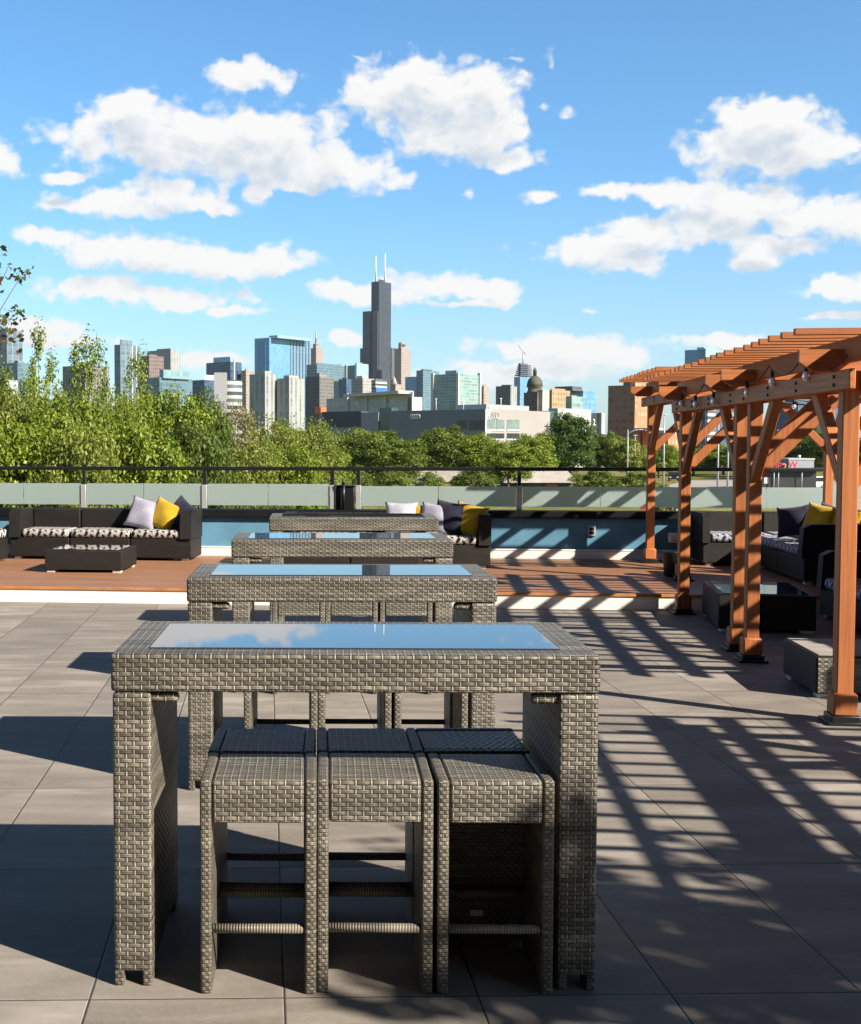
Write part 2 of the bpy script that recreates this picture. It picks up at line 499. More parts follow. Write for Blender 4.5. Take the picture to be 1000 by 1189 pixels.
CLOUDS = [  # cx, cy, rx, ry (angular size in 1/1470 rad)
    (175, 165, 118, 36), (160, 132, 55, 24), (255, 172, 130, 44), (325, 174, 92, 40), (300, 142, 52, 20), (388, 198, 66, 24), (432, 202, 46, 16), (300, 228, 22, 13), (345, 214, 55, 12),
    (285, 90, 56, 17), (275, 80, 25, 12),
    (444, 103, 54, 28), (490, 112, 90, 45), (545, 125, 62, 48), (560, 160, 60, 26), (600, 184, 32, 13), (520, 160, 70, 20),
    (130, 238, 88, 13), (185, 222, 46, 20), (235, 236, 40, 12),
    (60, 272, 46, 10), (140, 288, 80, 20), (200, 298, 90, 22), (280, 306, 75, 20), (320, 308, 34, 13), (110, 332, 80, 15), (200, 346, 100, 16), (270, 360, 46, 8),
    (-5, 188, 36, 26), (0, 228, 18, 10), (72, 207, 30, 8),
    (505, 330, 72, 17), (560, 336, 55, 13), (405, 336, 42, 13), (450, 345, 60, 12), (540, 352, 60, 6),
    (890, 150, 62, 38), (870, 172, 70, 30), (930, 178, 70, 27), (915, 128, 40, 22), (850, 176, 52, 22),
    (715, 220, 42, 11), (800, 220, 66, 15), (870, 240, 85, 30), (940, 252, 80, 22), (1000, 262, 60, 26), (830, 262, 70, 26), (700, 292, 78, 22), (740, 272, 50, 18), (735, 304, 50, 16), (895, 288, 52, 16), (880, 304, 34, 12),
    (664, 124, 15, 12), (628, 229, 28, 8), (545, 225, 8, 7), (640, 66, 8, 8), (598, 69, 14, 5), (630, 124, 14, 6), (410, 65, 12, 4),
    (640, 402, 100, 19), (700, 412, 60, 14), (600, 398, 50, 12), (620, 428, 120, 14), (560, 440, 60, 10), (850, 394, 46, 9), (985, 334, 56, 13), (683, 360, 12, 4), (405, 392, 36, 10), (30, 378, 70, 12), (500, 448, 120, 10),
    (60, 395, 80, 10), (240, 420, 60, 12), (960, 368, 40, 6),
    # clouds outside the frame, so that the sky goes on
    (-260, 200, 150, 40), (-420, 310, 160, 30), (1250, 180, 160, 50), (1500, 300, 180, 40),
]

def make_world():
    w = bpy.data.worlds.new('World'); scene.world = w; w.use_nodes = True
    w.cycles.sampling_method = 'NONE'
    nt = w.node_tree; nt.nodes.clear()
    N = NT(nt)
    # cloud field as a node group: input (az, el), output density
    g = bpy.data.node_groups.new('cumulus_field', 'ShaderNodeTree')
    g.interface.new_socket('P', in_out='INPUT', socket_type='NodeSocketVector')
    g.interface.new_socket('D', in_out='OUTPUT', socket_type='NodeSocketFloat')
    G = NT(g)
    gi = G.new('NodeGroupInput'); go = G.new('NodeGroupOutput')
    P0 = gi.outputs[0]
    warp = G.noise(P0, 26.0, 4, .6, out='Color')
    P1 = G.vm('ADD', P0, G.vm('MULTIPLY', G.vm('SUBTRACT', warp, (.5, .5, .5)), (.030, .022, 0)))
    acc = None
    for cx, cy, rx, ry in CLOUDS:
        az, el = px_dir(cx, cy)
        off = 0.0
        if rx < 20: rx, ry, off = rx * 2.6, ry * 2.3, .70
        d = G.vm('SUBTRACT', P1, (az, el, 0))
        d = G.vm('MULTIPLY', d, (F / rx, F / ry, 0))
        L = G.vm('LENGTH', d, out=1)
        if off: L = G.m('ADD', L, off)
        if acc is None: acc = L
        else:
            acc = G.m('SMOOTH_MIN', acc, L, .35)
    f1 = G.noise(G.vm('MULTIPLY', P0, (1, 1.35, 1)), 34.0, 9, .60, .3)
    f2 = G.noise(G.vm('MULTIPLY', P0, (1, 1.3, 1)), 11.0, 3, .5)
    D = G.m('SUBTRACT', 1.0, acc)
    D = G.m('ADD', D, G.m('MULTIPLY', G.m('SUBTRACT', f1, .5), 1.55))
    D = G.m('ADD', D, G.m('MULTIPLY', G.m('SUBTRACT', f2, .5), .5))
    for vs_, am in ((48.0, .62), (120.0, .34)):     # cauliflower heads
        vo = G.new('ShaderNodeTexVoronoi'); vo.feature = 'SMOOTH_F1'; vo.inputs['Scale'].default_value = vs_; vo.inputs['Smoothness'].default_value = .35
        G.l.new(G.vm('ADD', G.vm('MULTIPLY', P0, (1, 1.25, 1)), G.vm('MULTIPLY', warp, (.03, .03, 0))), vo.inputs['Vector'])
        D = G.m('ADD', D, G.m('MULTIPLY', G.m('SUBTRACT', .48, vo.outputs['Distance']), am))
    g.links.new(D, go.inputs[0])
    tc = N.new('ShaderNodeTexCoord').outputs['Generated']
    s = N.sep(N.vm('NORMALIZE', tc))
    az = N.m('ARCTAN2', s[0], s[1]); el = N.m('ARCSINE', s[2])
    P = N.comb(az, el)
    def dens(vec):
        n = N.new('ShaderNodeGroup'); n.node_tree = g; N.l.new(vec, n.inputs[0]); return n.outputs[0]
    d0 = dens(P)
    d1 = dens(N.vm('ADD', P, (.004, .017, 0)))
    alpha = N.mr(d0, -.16, .42, 0, 1, True)
    alpha = N.m('MULTIPLY', alpha, N.mr(el, -.01, .06, .35, 1))
    thick = N.mr(d1, .0, 1.1, 0, 1, True)
    puff = N.noise(N.vm('MULTIPLY', P, (1, 1.4, 1)), 55.0, 6, .6)
    thick = N.m('MULTIPLY', thick, N.mr(puff, .25, .7, .75, 1.15))
    thick = N.m('MULTIPLY', thick, N.mr(el, .03, .14, .45, 1))
    sky = N.new('ShaderNodeTexSky', sky_type='NISHITA')
    sky.sun_disc = False
    sky.sun_elevation = R(SUN_EL); sky.sun_rotation = R(SUN_AZ)
    sky.air_density = 1.0; sky.dust_density = 0.9; sky.ozone_density = 2.2; sky.altitude = 200
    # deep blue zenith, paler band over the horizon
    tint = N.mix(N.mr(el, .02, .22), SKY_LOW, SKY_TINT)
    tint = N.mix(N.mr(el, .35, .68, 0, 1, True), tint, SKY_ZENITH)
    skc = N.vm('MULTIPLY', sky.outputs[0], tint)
    K = CLOUD_K / SKY_STRENGTH
    cl = N.mix(thick, tuple(c * K for c in (1.0, .985, .965)), tuple(c * K for c in (.64, .71, .79)))
    col = N.mix(N.m('MULTIPLY', alpha, .97), skc, cl)
    bg = N.new('ShaderNodeBackground'); N.l.new(col, bg.inputs[0]); bg.inputs[1].default_value = SKY_STRENGTH
    out = N.new('ShaderNodeOutputWorld'); N.l.new(bg.outputs[0], out.inputs[0])

EXPO = 1.25
SKY_STRENGTH = .05
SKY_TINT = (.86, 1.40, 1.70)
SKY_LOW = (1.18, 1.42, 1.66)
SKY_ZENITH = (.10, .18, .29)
CLOUD_K = 1.0 / 2 ** EXPO
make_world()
sd = bpy.data.lights.new('sun', 'SUN'); sd.energy = 5.0; sd.angle = R(.53); sd.color = (1.0, .90, .76)
sun = bpy.data.objects.new('sun', sd); COL.objects.link(sun)
sv = Vector((.80 * math.cos(R(SUN_EL)), -.60 * math.cos(R(SUN_EL)), math.sin(R(SUN_EL))))
sun.rotation_euler = sv.to_track_quat('Z', 'Y').to_euler()
sun.location = sv * 60

# ------------------------------------------------------------------ setting: ground, terrace
def mk_ground():
    m, N, p = mat('dry_grassland')
    co = N.new('ShaderNodeTexCoord').outputs['Object']
    a = N.noise(co, .05, 5, .6); b = N.noise(co, .8, 5, .7)
    c = N.ramp(a, [(.35, (.11, .13, .03)), (.5, (.20, .19, .06)), (.62, (.32, .27, .12))])
    c = N.mix(N.mr(b, .3, .7, 0, .5), c, (.07, .09, .02))
    N.l.new(c, p.inputs['Base Color']); p.inputs['Roughness'].default_value = .95
    p.inputs['Specular IOR Level'].default_value = .05
    N.l.new(N.bump(b, 1, .5), p.inputs['Normal'])
    return m
g = MB(); g.box(-6000, 6000, -3000, 9000, GROUND - .5, GROUND)
tag(g.build('ground', mk_ground()), 'grassy ground far below the terrace', kind='structure')

g = MB(); g.box(-9, 12, -5, 18.2, GROUND + .01, -.05)
tag(g.build('terrace_base', M_concrete), kind='structure')
g = MB(); g.box(-10, 12, -5, 15.5, -.046, 0)
o = g.build('terrace_floor', M_floor, rz=R(1.25)); tag(o, 'grey stone tiled terrace floor', kind='structure')

DECK = .172
V0, V1 = 13.22, 17.25
def inB(o):
    o.rotation_euler = (0, 0, -TH); return o
g = MB(); g.box(-9, 9, V0, V1, .13, DECK, .004)
deck = inB(g.build('deck', M_deck)); tag(deck, 'raised brown timber deck', kind='structure')
g = MB(); g.box(-9, 9, V0 - .004, V0 + .12, .002, .140)
g.build('riser', M_white, deck)
g = MB(); g.box(-9, 9, V0 - .018, V0 - .0045, .142, DECK + .002, .003)
M_edge = plain('deck_edge_board', (.40, .17, .06), .5, 0, .4, .2, 8)
g.build('edge_board', M_edge, deck)

wall = thing('parapet_wall', 'low blue wall with black coping and white kerb along the back of the deck', 'wall')
inB(wall)
g = MB(); g.box(-9, 9, V1, V1 + .2, .2, .71); g.build('wall_face', M_blue, wall)
g = MB(); g.box(-9, 9, V1 - .05, V1 + .18, DECK - .03, .275, .006); g.build('kerb', M_white, wall)
g = MB(); g.box(-9, 9, V1 - .07, V1 + .24, .712, .81, .004); g.build('coping', M_coping, wall)
g = MB(); g.box(-9, 9, V1 - .055, V1 - .002, .28, .30, .003); g.build('ledge_trim', M_white, wall)
rt = thing('outlet_cover', 'small grey outlet box on the blue wall in the pergola shadow', 'outlet', B(2.15, V1 - .03, .55), -TH)
g = MB(); g.box(-.05, .05, 0, .03, -.07, .07, .006); g.build('cover', M_alu, rt)
g = MB(); g.box(-.03, .03, -.008, .002, -.045, -.005, .003); g.box(-.03, .03, -.008, .002, .005, .045, .003); g.build('socket', M_black, rt)
wl = thing('wall_lamp', 'white square lamp box fixed low on the blue wall', 'wall lamp', B(3.22, V1, .47), -TH)
g = MB(); g.box(-.07, .07, -.13, -.002, -.065, .065, .008); g.build('housing', M_white, wl)
g = MB(); g.box(-.05, .05, -.136, -.128, -.045, .045, .004); g.build('lens', M_foot, wl)

# railing
rail = thing('railing', 'black terrace railing with frosted glass panels above the blue wall', 'railing')
inB(rail)
VR = V1 + .12
def u_at(px, v=VR):
    k = kx(px)
    # X/Y = k with X = c u + s v, Y = -s u + c v
    c, s = math.cos(TH), math.sin(TH)
    return (k * c * v - s * v) / (c + k * s)
RT = 1.395
g = MB(); g.box(-9, 9, VR - .03, VR + .03, RT - .05, RT, .008); g.build('top_rail', M_black, rail)
posts_u = [u_at(p) for p in (-180, -41, 98, 238, 386.5, 416.5, 603)]
posts_u += [posts_u[-1] + 2.15, posts_u[-1] + 4.3]
for u in posts_u:
    g = MB(); g.box(u - .024, u + .024, VR - .024, VR + .024, .812, RT - .052, .004); g.build('post', M_black, rail)
    g = MB(); g.box(u - .038, u + .038, VR - .06, VR - .027, .815, 1.145, .006); g.build('panel_clamp', M_alu, rail)
for a, b in zip(posts_u[:-1], posts_u[1:]):
    if b - a < .6: continue
    zt_ = 1.16 if b < .9 else 1.135
    mid = (a + b) / 2
    for p0, p1 in ((a + .045, mid - .004), (mid + .004, b - .045)):
        g = MB(); g.box(p0, p1, VR - .045, VR - .033, .862, zt_, .002); g.build('glass_panel', M_frost, rail)
cab = thing('metal_cabinet', 'black metal box with round knobbed post in the gap between the glass panels', 'cabinet', B((posts_u[4] + posts_u[5]) / 2, VR - .05, .812), -TH)
g = MB(); g.box(-.135, .12, -.02, .14, 0, .31, .01); g.build('body', M_black, cab)
g = MB(); g.box(-.15, .135, -.035, .155, .312, .335, .006); g.build('lid', M_black, cab)
g = MB(); g.tube([(-.02, -.07, 0), (-.02, -.07, .36)], .02, 10); g.lathe([(.0, -.03), (.022, -.024), (.03, 0), (.022, .024), (.0, .03)][1:4], 12, Mx((-.02, -.07, .37))); g.build('round_post', M_black, cab)
# ------------------------------------------------------------------ bar tables and stools
def make_table(label):
    t = thing('bar_table', label, 'bar table', group='wicker bar tables down the terrace')
    L, D, H = 1.51, .735, 1.05
    g = MB(); g.box(-L / 2, L / 2, 0, D, .93, H, .012, 3); g.build('apron', M_weave, t)
    g = MB(); g.box(-L / 2 + .108, L / 2 - .108, .10, D - .10, H - .004, H + .004, .0015); g.build('glass_top', M_glass, t)
    for sx in (-1, 1):
        x0, x1 = (-L / 2 + .004, -L / 2 + .124) if sx < 0 else (L / 2 - .124, L / 2 - .004)
        g = MB(); g.box(x0, x1, .004, D - .004, .045, .928, .012, 3)
        lg = g.build('leg_panel', M_weave, t)
        for yy in (.004, D - .104):
            for xx in (x0 + .001, x1 - .031):
                f = MB(); f.box(xx, xx + .03, yy, yy + .10, 0, .05, .006)
                f.build('foot', M_wrap, lg)
        xa, xb = (x1 - .01, x1 + .085) if sx < 0 else (x0 - .085, x0 + .01)
        f = MB(); f.box(xa, xb, .02, .06, .892, .926, .014, 3); f.build('bracket', M_weave, t)
    return t

def make_stool(label):
    t = thing('bar_stool', label, 'bar stool', group='wicker stools under the bar tables')
    W, D, H = .358, .355, .67
    for sx in (-1, 1):
        x0, x1 = (-W / 2, -W / 2 + .036) if sx < 0 else (W / 2 - .036, W / 2)
        g = MB(); g.box(x0, x1, 0, D, 0, H, .010, 3); g.build('side_panel', M_wrap, t)
    g = MB(); g.box(-W / 2 + .037, W / 2 - .037, .001, D - .001, H - .135, H - .002, .011, 3); g.build('seat', M_weave, t)
    for y in (.022, D - .022):
        g = MB(); g.tube([(-W / 2 + .03, y, .2), (W / 2 - .03, y, .2)], .0145, 12); g.build('footrest', M_rib, t)
    return t

def Xat(px, Y, z=1.05):
    return kx(px) * (Y * math.cos(PITCH) + (EYE - z) * math.sin(PITCH))
TROT = R(-1.3)
tabs = []
for k, (xa, xb, Y, lab) in enumerate([
        (127, 697, 3.866, 'large grey wicker bar table nearest the camera, glass top reflecting clouds'),
        (217, 577, 6.118, 'second grey wicker bar table from the camera, just behind the nearest one'),
        (270, 525, 8.58, 'third grey wicker bar table, between the second table and the farthest'),
        (312, 510, 11.24, 'farthest and smallest looking grey wicker bar table, before the sofa')]):
    tabs.append(((Xat(xa, Y) + Xat(xb, Y)) / 2, Y, lab))
t0 = make_table(tabs[0][2]); t0.location = (tabs[0][0], tabs[0][1], 0); t0.rotation_euler = (0, 0, TROT)
for x, y, lab in tabs[1:]:
    dup(t0, (x, y, 0), TROT * .7, lab)
s0 = make_stool('grey wicker stool at the left of the front row under the nearest table')
POS = ['left', 'middle', 'right']
first = True
for ti, tn in ((0, 'nearest'), (1, 'second'), (2, 'third')):
    x, y, _ = tabs[ti]
    for row in (0, 1):
        if ti == 2 and row: continue
        for q in range(3):
            cx_ = x + .066 + (q - 1) * .363
            dx = [0, .004, -.003][q] * (1 if row else -1)
            yy = y - .044 + row * .372 + [0.0, .006, -.004][q]
            rr = TROT + [R(.6), R(-.4), R(.5)][q] * (1 if row == 0 else -1)
            lab = 'grey wicker stool at the %s of the %s row under the %s table' % (POS[q], 'front' if row == 0 else 'rear', tn)
            if ti == 0 and row == 1 and q == 2:
                # this one stands turned sideways, its closed side to us
                o = dup(s0, (cx_ + .18, yy + .18 - .18, 0), R(90), 'grey wicker stool turned sideways at the right rear under the nearest table')
                o.location = (cx_ + .1775, yy + .18, 0)
                continue
            if first:
                s0.location = (cx_ + dx, yy, 0); s0.rotation_euler = (0, 0, rr); first = False
                continue
            dup(s0, (cx_ + dx, yy, 0), rr, lab)
tg = MB(); tg.box(-.022, .022, -.004, 0, -.011, .011, .002)
o = [c for c in bpy.data.objects if c.get('label', '').startswith('grey wicker stool turned sideways')][0]
tp = tg.build('name_plate', M_alu, o); tp.location = (-.181, .178, .12); tp.rotation_euler = (0, 0, R(-90))

# ------------------------------------------------------------------ lounge furniture
def pillow(name, label, m, loc, rz, tilt, size=.42, roll=0.0):
    n = 14
    g = MB(); bm = g.bm
    vs = {}
    for side in (1, -1):
        for i in range(n + 1):
            for j in range(n + 1):
                a, b = i / n * 2 - 1, j / n * 2 - 1
                edge = i in (0, n) or j in (0, n)
                if edge and side < 0: vs[(side, i, j)] = vs[(1, i, j)]; continue
                puff = ((1 - a * a) * (1 - b * b)) ** .45 * .085 * (1 + .12 * math.sin(3 * a + 2 * b))
                pin = 1 - .09 * (1 - abs(a) ** 2) * abs(b) ** 3
                pin2 = 1 - .09 * (1 - abs(b) ** 2) * abs(a) ** 3
                vs[(side, i, j)] = bm.verts.new((a * size / 2 * pin2, side * puff, b * size / 2 * pin))
    for side in (1, -1):
        for i in range(n):
            for j in range(n):
                q = [vs[(side, i, j)], vs[(side, i + 1, j)], vs[(side, i + 1, j + 1)], vs[(side, i, j + 1)]]
                if side > 0: q.reverse()
                f = bm.faces.new(q); f.smooth = True
    o = g.build(name, m)
    o.location = loc; o.rotation_euler = (tilt, roll, rz)
    return tag(o, label, 'pillow', 'scatter pillows on the sofas')

def sofa(name, label, L, loc, rz, nm=3, D=.78, arms=(1, 1), fabric=None, wick=None, group='dark wicker sofas', A=.15):
    wick = wick or M_dark; fabric = fabric or M_ikat
    t = thing(name, label, 'sofa', loc, rz, group)
    mw = L / nm
    for k in range(nm):
        g = MB(); g.box(k * mw + .006, (k + 1) * mw - .006, .03, D - .02, .035, .29, .012); g.build('base', wick, t)
    x0, x1 = (A if arms[0] else 0), (L - A if arms[1] else L)
    for k in range(nm):
        a, b = max(k * mw, x0) + .004, min((k + 1) * mw, x1) - .004
        g = MB(); g.box(a, b, D - .15, D, .292, .655, .02, M=None); g.build('backrest', wick, t)
        cu = MB(); cu.box(a + .01, b - .01, .02, D - .155, .294, .405, .045, 4); cu.build('seat_cushion', fabric, t)
    for q, on in enumerate(arms):
        if not on: continue
        a = 0 if q == 0 else L - A
        g = MB()
        # arm rises from a raked front to the back
        prof = [(0.0, .292), (D, .292), (D, .66), (.10, .66), (.02, .62)]
        g.prism([(y, z) for y, z in prof], 0, A, Matrix(((0, 0, 1, a), (1, 0, 0, 0), (0, 1, 0, 0), (0, 0, 0, 1))))
        g.build('arm', wick, t)
    for fx in (.1, L - .1):
        for fy in (.1, D - .12):
            g = MB(); g.box(fx - .04, fx + .04, fy - .04, fy + .04, 0, .034, .004); g.build('foot', M_foot, t)
    return t

def low_table(name, label, cat, W, D, H, loc, rz, glass=True, wick=None, group=None):
    t = thing(name, label, cat, loc, rz, group)
    wick = wick or M_dark
    g = MB(); g.box(0, W, 0, D, .03, H, .012); g.build('body', wick, t)
    if glass:
        g = MB(); g.box(.05, W - .05, .05, D - .05, H - .003, H + .006, .002); g.build('glass_top', M_glass, t)
    for fx in (.07, W - .07):
        for fy in (.07, D - .07):
            g = MB(); g.box(fx - .05, fx + .05, fy - .05, fy + .05, 0, .029, .004); g.build('foot', M_foot, t)
    return t

# left sofa
sofa('wicker_sofa', 'long dark brown wicker sofa with black and white cushions at the left of the deck', 2.5, (-3.80, 16.9, DECK), R(-9), 3, .66)
def on_sofa(dx, dy, z, base=(-3.80, 16.9), rz=R(-9)):
    return (base[0] + dx * math.cos(rz) - dy * math.sin(rz), base[1] + dx * math.sin(rz) + dy * math.cos(rz), z)
pillow('scatter_pillow', 'lilac pillow leaning left of the yellow one on the left sofa', M_lilac, on_sofa(1.76, .36, DECK + .60), R(-16), R(-24), .44, R(13))
pillow('scatter_pillow', 'yellow patterned pillow between lilac and navy pillows on the left sofa', M_yellow, on_sofa(2.05, .33, DECK + .585), R(-28), R(-22), .42, R(22))
pillow('scatter_pillow', 'dark navy pillow against the right arm of the left sofa', M_navy, on_sofa(2.27, .36, DECK + .59), R(-45), R(-22), .43, R(30))
low_table('coffee_table', 'low black wicker coffee table with glass top before the left sofa', 'coffee table', .94, .84, .265, (-2.97, 15.1, DECK), R(-5), group='low dark wicker tables')
ac = thing('ottoman', 'dark wicker footstool with patterned cushion cut off by the left edge', 'ottoman', (-4.72, 16.0, DECK), R(-9), 'low dark wicker tables')
g = MB(); g.box(0, .85, 0, .8, .03, .30, .012); g.build('base', M_dark, ac)
g = MB(); g.box(.01, .85, .01, .79, .302, .43, .045, 4); g.build('seat_cushion', M_ikat, ac)
for fx in (.1, .75):
    for fy in (.1, .7):
        g = MB(); g.box(fx - .04, fx + .04, fy - .04, fy + .04, 0, .029, .004); g.build('foot', M_foot, ac)
# centre sofa behind the far table
sofa('wicker_sofa', 'black wicker sofa mostly hidden behind the farthest bar table', 2.6, tuple(B(-1.85, 15.62, DECK)), -TH + R(1), 3, .78)
cs = (B(-1.85, 15.62).x, B(-1.85, 15.62).y); cr = -TH + R(1)
pillow('scatter_pillow', 'white lilac pillow at the left end of the centre sofa pillows', M_white_f, on_sofa(1.50, .48, DECK + .60, cs, cr), R(-4), R(-20), .42)
pillow('scatter_pillow', 'yellow pillow peeking between two pale pillows on the centre sofa', M_yellow, on_sofa(1.74, .52, DECK + .585, cs, cr), R(-8), R(-20), .40, R(4))
pillow('scatter_pillow', 'pale lilac pillow left of the navy one on the centre sofa', M_lilac, on_sofa(1.93, .40, DECK + .59, cs, cr), R(-18), R(-22), .42, R(6))
pillow('scatter_pillow', 'navy pillow between lilac and yellow pillows on the centre sofa', M_navy, on_sofa(2.10, .36, DECK + .61, cs, cr), R(-26), R(-22), .44, R(9))
pillow('scatter_pillow', 'bright yellow pillow at the right arm of the centre sofa', M_yellow, on_sofa(2.33, .30, DECK + .585, cs, cr), R(-32), R(-22), .44, R(12))
# right lounge under the pergolas
sofa('wicker_sofa', 'woven sofa against the blue wall under the far pergola', 1.75, tuple(B(3.42, 16.38, DECK)), -TH, 2, .75, (1, 0), M_ikatb, A=.09)
sofa('wicker_sofa', 'black corner sofa facing left under the far pergola', 2.1, tuple(B(4.02, 16.35, DECK)), -TH - R(90), 2, .8, (0, 1), M_ikatb)
p = B(4.45, 15.1); pillow('scatter_pillow', 'tall yellow pillow on the black corner sofa', M_yellow, (p.x, p.y, DECK + .64), R(-60), R(-14), .42, R(8))
p = B(4.62, 15.25); pillow('scatter_pillow', 'navy pillow behind the tall yellow one on the black corner sofa', M_navy, (p.x, p.y, DECK + .63), R(-62), R(-10), .40, R(12))
p = B(4.66, 14.85); pillow('scatter_pillow', 'second yellow pillow half hidden behind the corner sofa arm', M_yellow, (p.x, p.y, DECK + .64), R(-70), R(-10), .40, R(14))
p = B(4.28, 15.55); pillow('scatter_pillow', 'dark blue pillow farthest back on the black corner sofa', M_navy, (p.x, p.y, DECK + .62), R(-40), R(-16), .38, R(-8))
sofa('wicker_sofa', 'dark sofa on the tiles facing left behind the nearest pergola post', 2.0, tuple(B(3.80, 12.95)), -TH - R(90), 2, .82, (1, 1), M_ikatb)
p = B(4.42, 12.1); pillow('scatter_pillow', 'yellow pillow on the dark sofa behind the nearest pergola post', M_yellow, (p.x, p.y, .62), R(-75), R(-14), .46)
low_table('coffee_table', 'black wicker coffee table with pale reflection between the pergola posts', 'coffee table', .84, 1.15, .345, (3.86, 11.42, 0), R(-11), group='low dark wicker tables')
ot = low_table('ottoman', 'low wicker ottoman with weave painted sunlit grey beside the nearest pergola post', 'ottoman', .85, .78, .285, (3.50, 8.40, 0), R(-6), False, M_dark)
g = MB(); g.box(.012, .838, -.006, .0, .04, .275, .002); g.build('front_weave', M_grid, ot)  # pale weave over the dark body paints the sunlit front
M_otop = plain('lit_tone_board', (.30, .27, .25), .7, 0, .3, .15, 5)  # pale tone standing for sun on the ottoman top
g = MB(); g.box(.02, .83, .02, .76, .284, .292, .003); g.build('lit_top_sheet', M_otop, ot)
pl = thing('planter_pot', 'black round planter pot behind the far pergola post on the deck', 'planter', tuple(B(2.80, 15.0, DECK)))
g = MB(); g.lathe([(.08, 0), (.10, .02), (.118, .28), (.122, .30), (.108, .30), (.10, .26)], 20); g.build('pot', M_black, pl)
g = MB(); g.lathe([(.102, .2), (.102, .262)], 16); g.build('soil', plain('potting_soil', (.03, .02, .014), .95), pl)
# ------------------------------------------------------------------ pergolas
def timber(g0, name, parent, x0, x1, y0, y1, z0, z1, axis, bev=.006, M=None):
    g = MB(); g.box(x0, x1, y0, y1, z0, z1, bev, 1, M)
    o = g.build(name, M_cedar, parent)
    at = o.data.attributes.new('grain', 'FLOAT_VECTOR', 'POINT')
    v = [1.0 if i == axis else 0.0 for i in range(3)]
    at.data.foreach_set('vector', v * len(o.data.vertices))
    return o

PW = .10
def pergola(label, u0, v0, v1, W, z=0.0, s0=None, ns=12, left=.40, right=.35, nr=6, slat_dv=.243, extra=(), twin=True):
    t = thing('pergola', label, 'pergola', tuple(B(u0, v0, z)), -TH, 'cedar pergolas along the right side')
    Ln = v1 - v0
    for x in (0, W):
        for y in (0, Ln):
            p = timber(None, 'post', t, x - PW / 2, x + PW / 2, y - PW / 2, y + PW / 2, .03, 2.14, 2, .007)
            g = MB(); g.box(x - .085, x + .085, y - .085, y + .085, .012, .055, .006); g.box(x - .11, x + .11, y - .11, y + .11, 0, .02, .004); g.build('post_shoe', M_black, p)
            b = timber(None, 'post_base', p, x - .072, x + .072, y - .072, y + .072, .05, .19, 2, .012)
            # knee braces along the beam and across
            sy = 1 if y == 0 else -1
            sx = 1 if x == 0 else -1
            n = .62
            MM = Mx((x, y + sy * .02, 1.44), rx=-sy * R(45))
            timber(None, 'brace', t, -.035, .035, -.045, .045, 0, n * 1.36, 2, .005, MM)
            MM = Mx((x + sx * .02, y, 1.47), ry=sx * R(45))
            timber(None, 'brace', t, -.045, .045, -.035, .035, 0, n * 1.32, 2, .005, MM)
        for sx in ((-1, 1) if twin else (-1,)):      # twin beams either side of the posts
            xx = x + sx * (PW / 2 + .021)
            bm_ = timber(None, 'beam', t, xx - .019, xx + .019, -.28, Ln + .28, 2.02, 2.14, 1)
            if sx < 0:
                for yb in (.0, Ln, Ln * .36, Ln * .68):
                    for dz in (2.055, 2.105):
                        g = MB(); g.tube([(xx - .019, yb, dz), (xx - .030, yb, dz)], .011, 8); g.build('bolt', M_black, bm_)
    ncb = 2
    for k in range(ncb):
        y = Ln * k / (ncb - 1)
        y = min(max(y, .0), Ln)
        dy = .071
        c = MB()
        c.prism([(-.28, 2.20), (-.20, 2.145), (W + .20, 2.145), (W + .28, 2.20), (W + .28, 2.275), (-.28, 2.275)], -.019, .019,
                Matrix(((1, 0, 0, 0), (0, 0, -1, y + (dy if k in (0,) else -dy if k == ncb - 1 else 0)), (0, 1, 0, 0), (0, 0, 0, 1))))
        o = c.build('crossbeam', M_cedar, t)
        at = o.data.attributes.new('grain', 'FLOAT_VECTOR', 'POINT'); at.data.foreach_set('vector', [1.0, 0, 0] * len(o.data.vertices))
    for k in range(nr):
        x = W * k / (nr - 1)
        outer = k in (0, nr - 1)
        timber(None, 'rafter', t, x - .02, x + .02, -.36, Ln + .36, 2.19 if outer else 2.23, 2.335, 1)
    for x in extra:
        timber(None, 'rafter', t, x - .02, x + .02, -.36, Ln + .36, 2.275, 2.335, 1)
    s0 = s0 if s0 is not None else v0 - .2
    for k in range(ns):
        y = s0 - v0 + k * slat_dv
        j = .012 * math.sin(k * 5.1 + u0 * 3)
        timber(None, 'slat', t, -left + j, W + right + j, y - .02, y + .02, 2.338, 2.378, 0, .003)
    return t

pergola('orange cedar pergola nearest in view, its post close to the right edge', 2.51, 7.98, 10.2, 3.4, 0, 7.76, 12, nr=9)
pergola('middle cedar pergola at the edge of the deck', 2.535, 10.75, 13.02, 3.4, 0, 10.55, 12, nr=9)
pergola('far cedar pergola standing on the wooden deck', 2.83, 14.6, 16.74, 2.2, DECK, 14.25, 12)
pergola('cedar pergola outside the frame at the near right', 4.46, 2.8, 5.85, 2.6, 0, 2.5, 16, left=.80, extra=(-.42,), nr=7, twin=False)

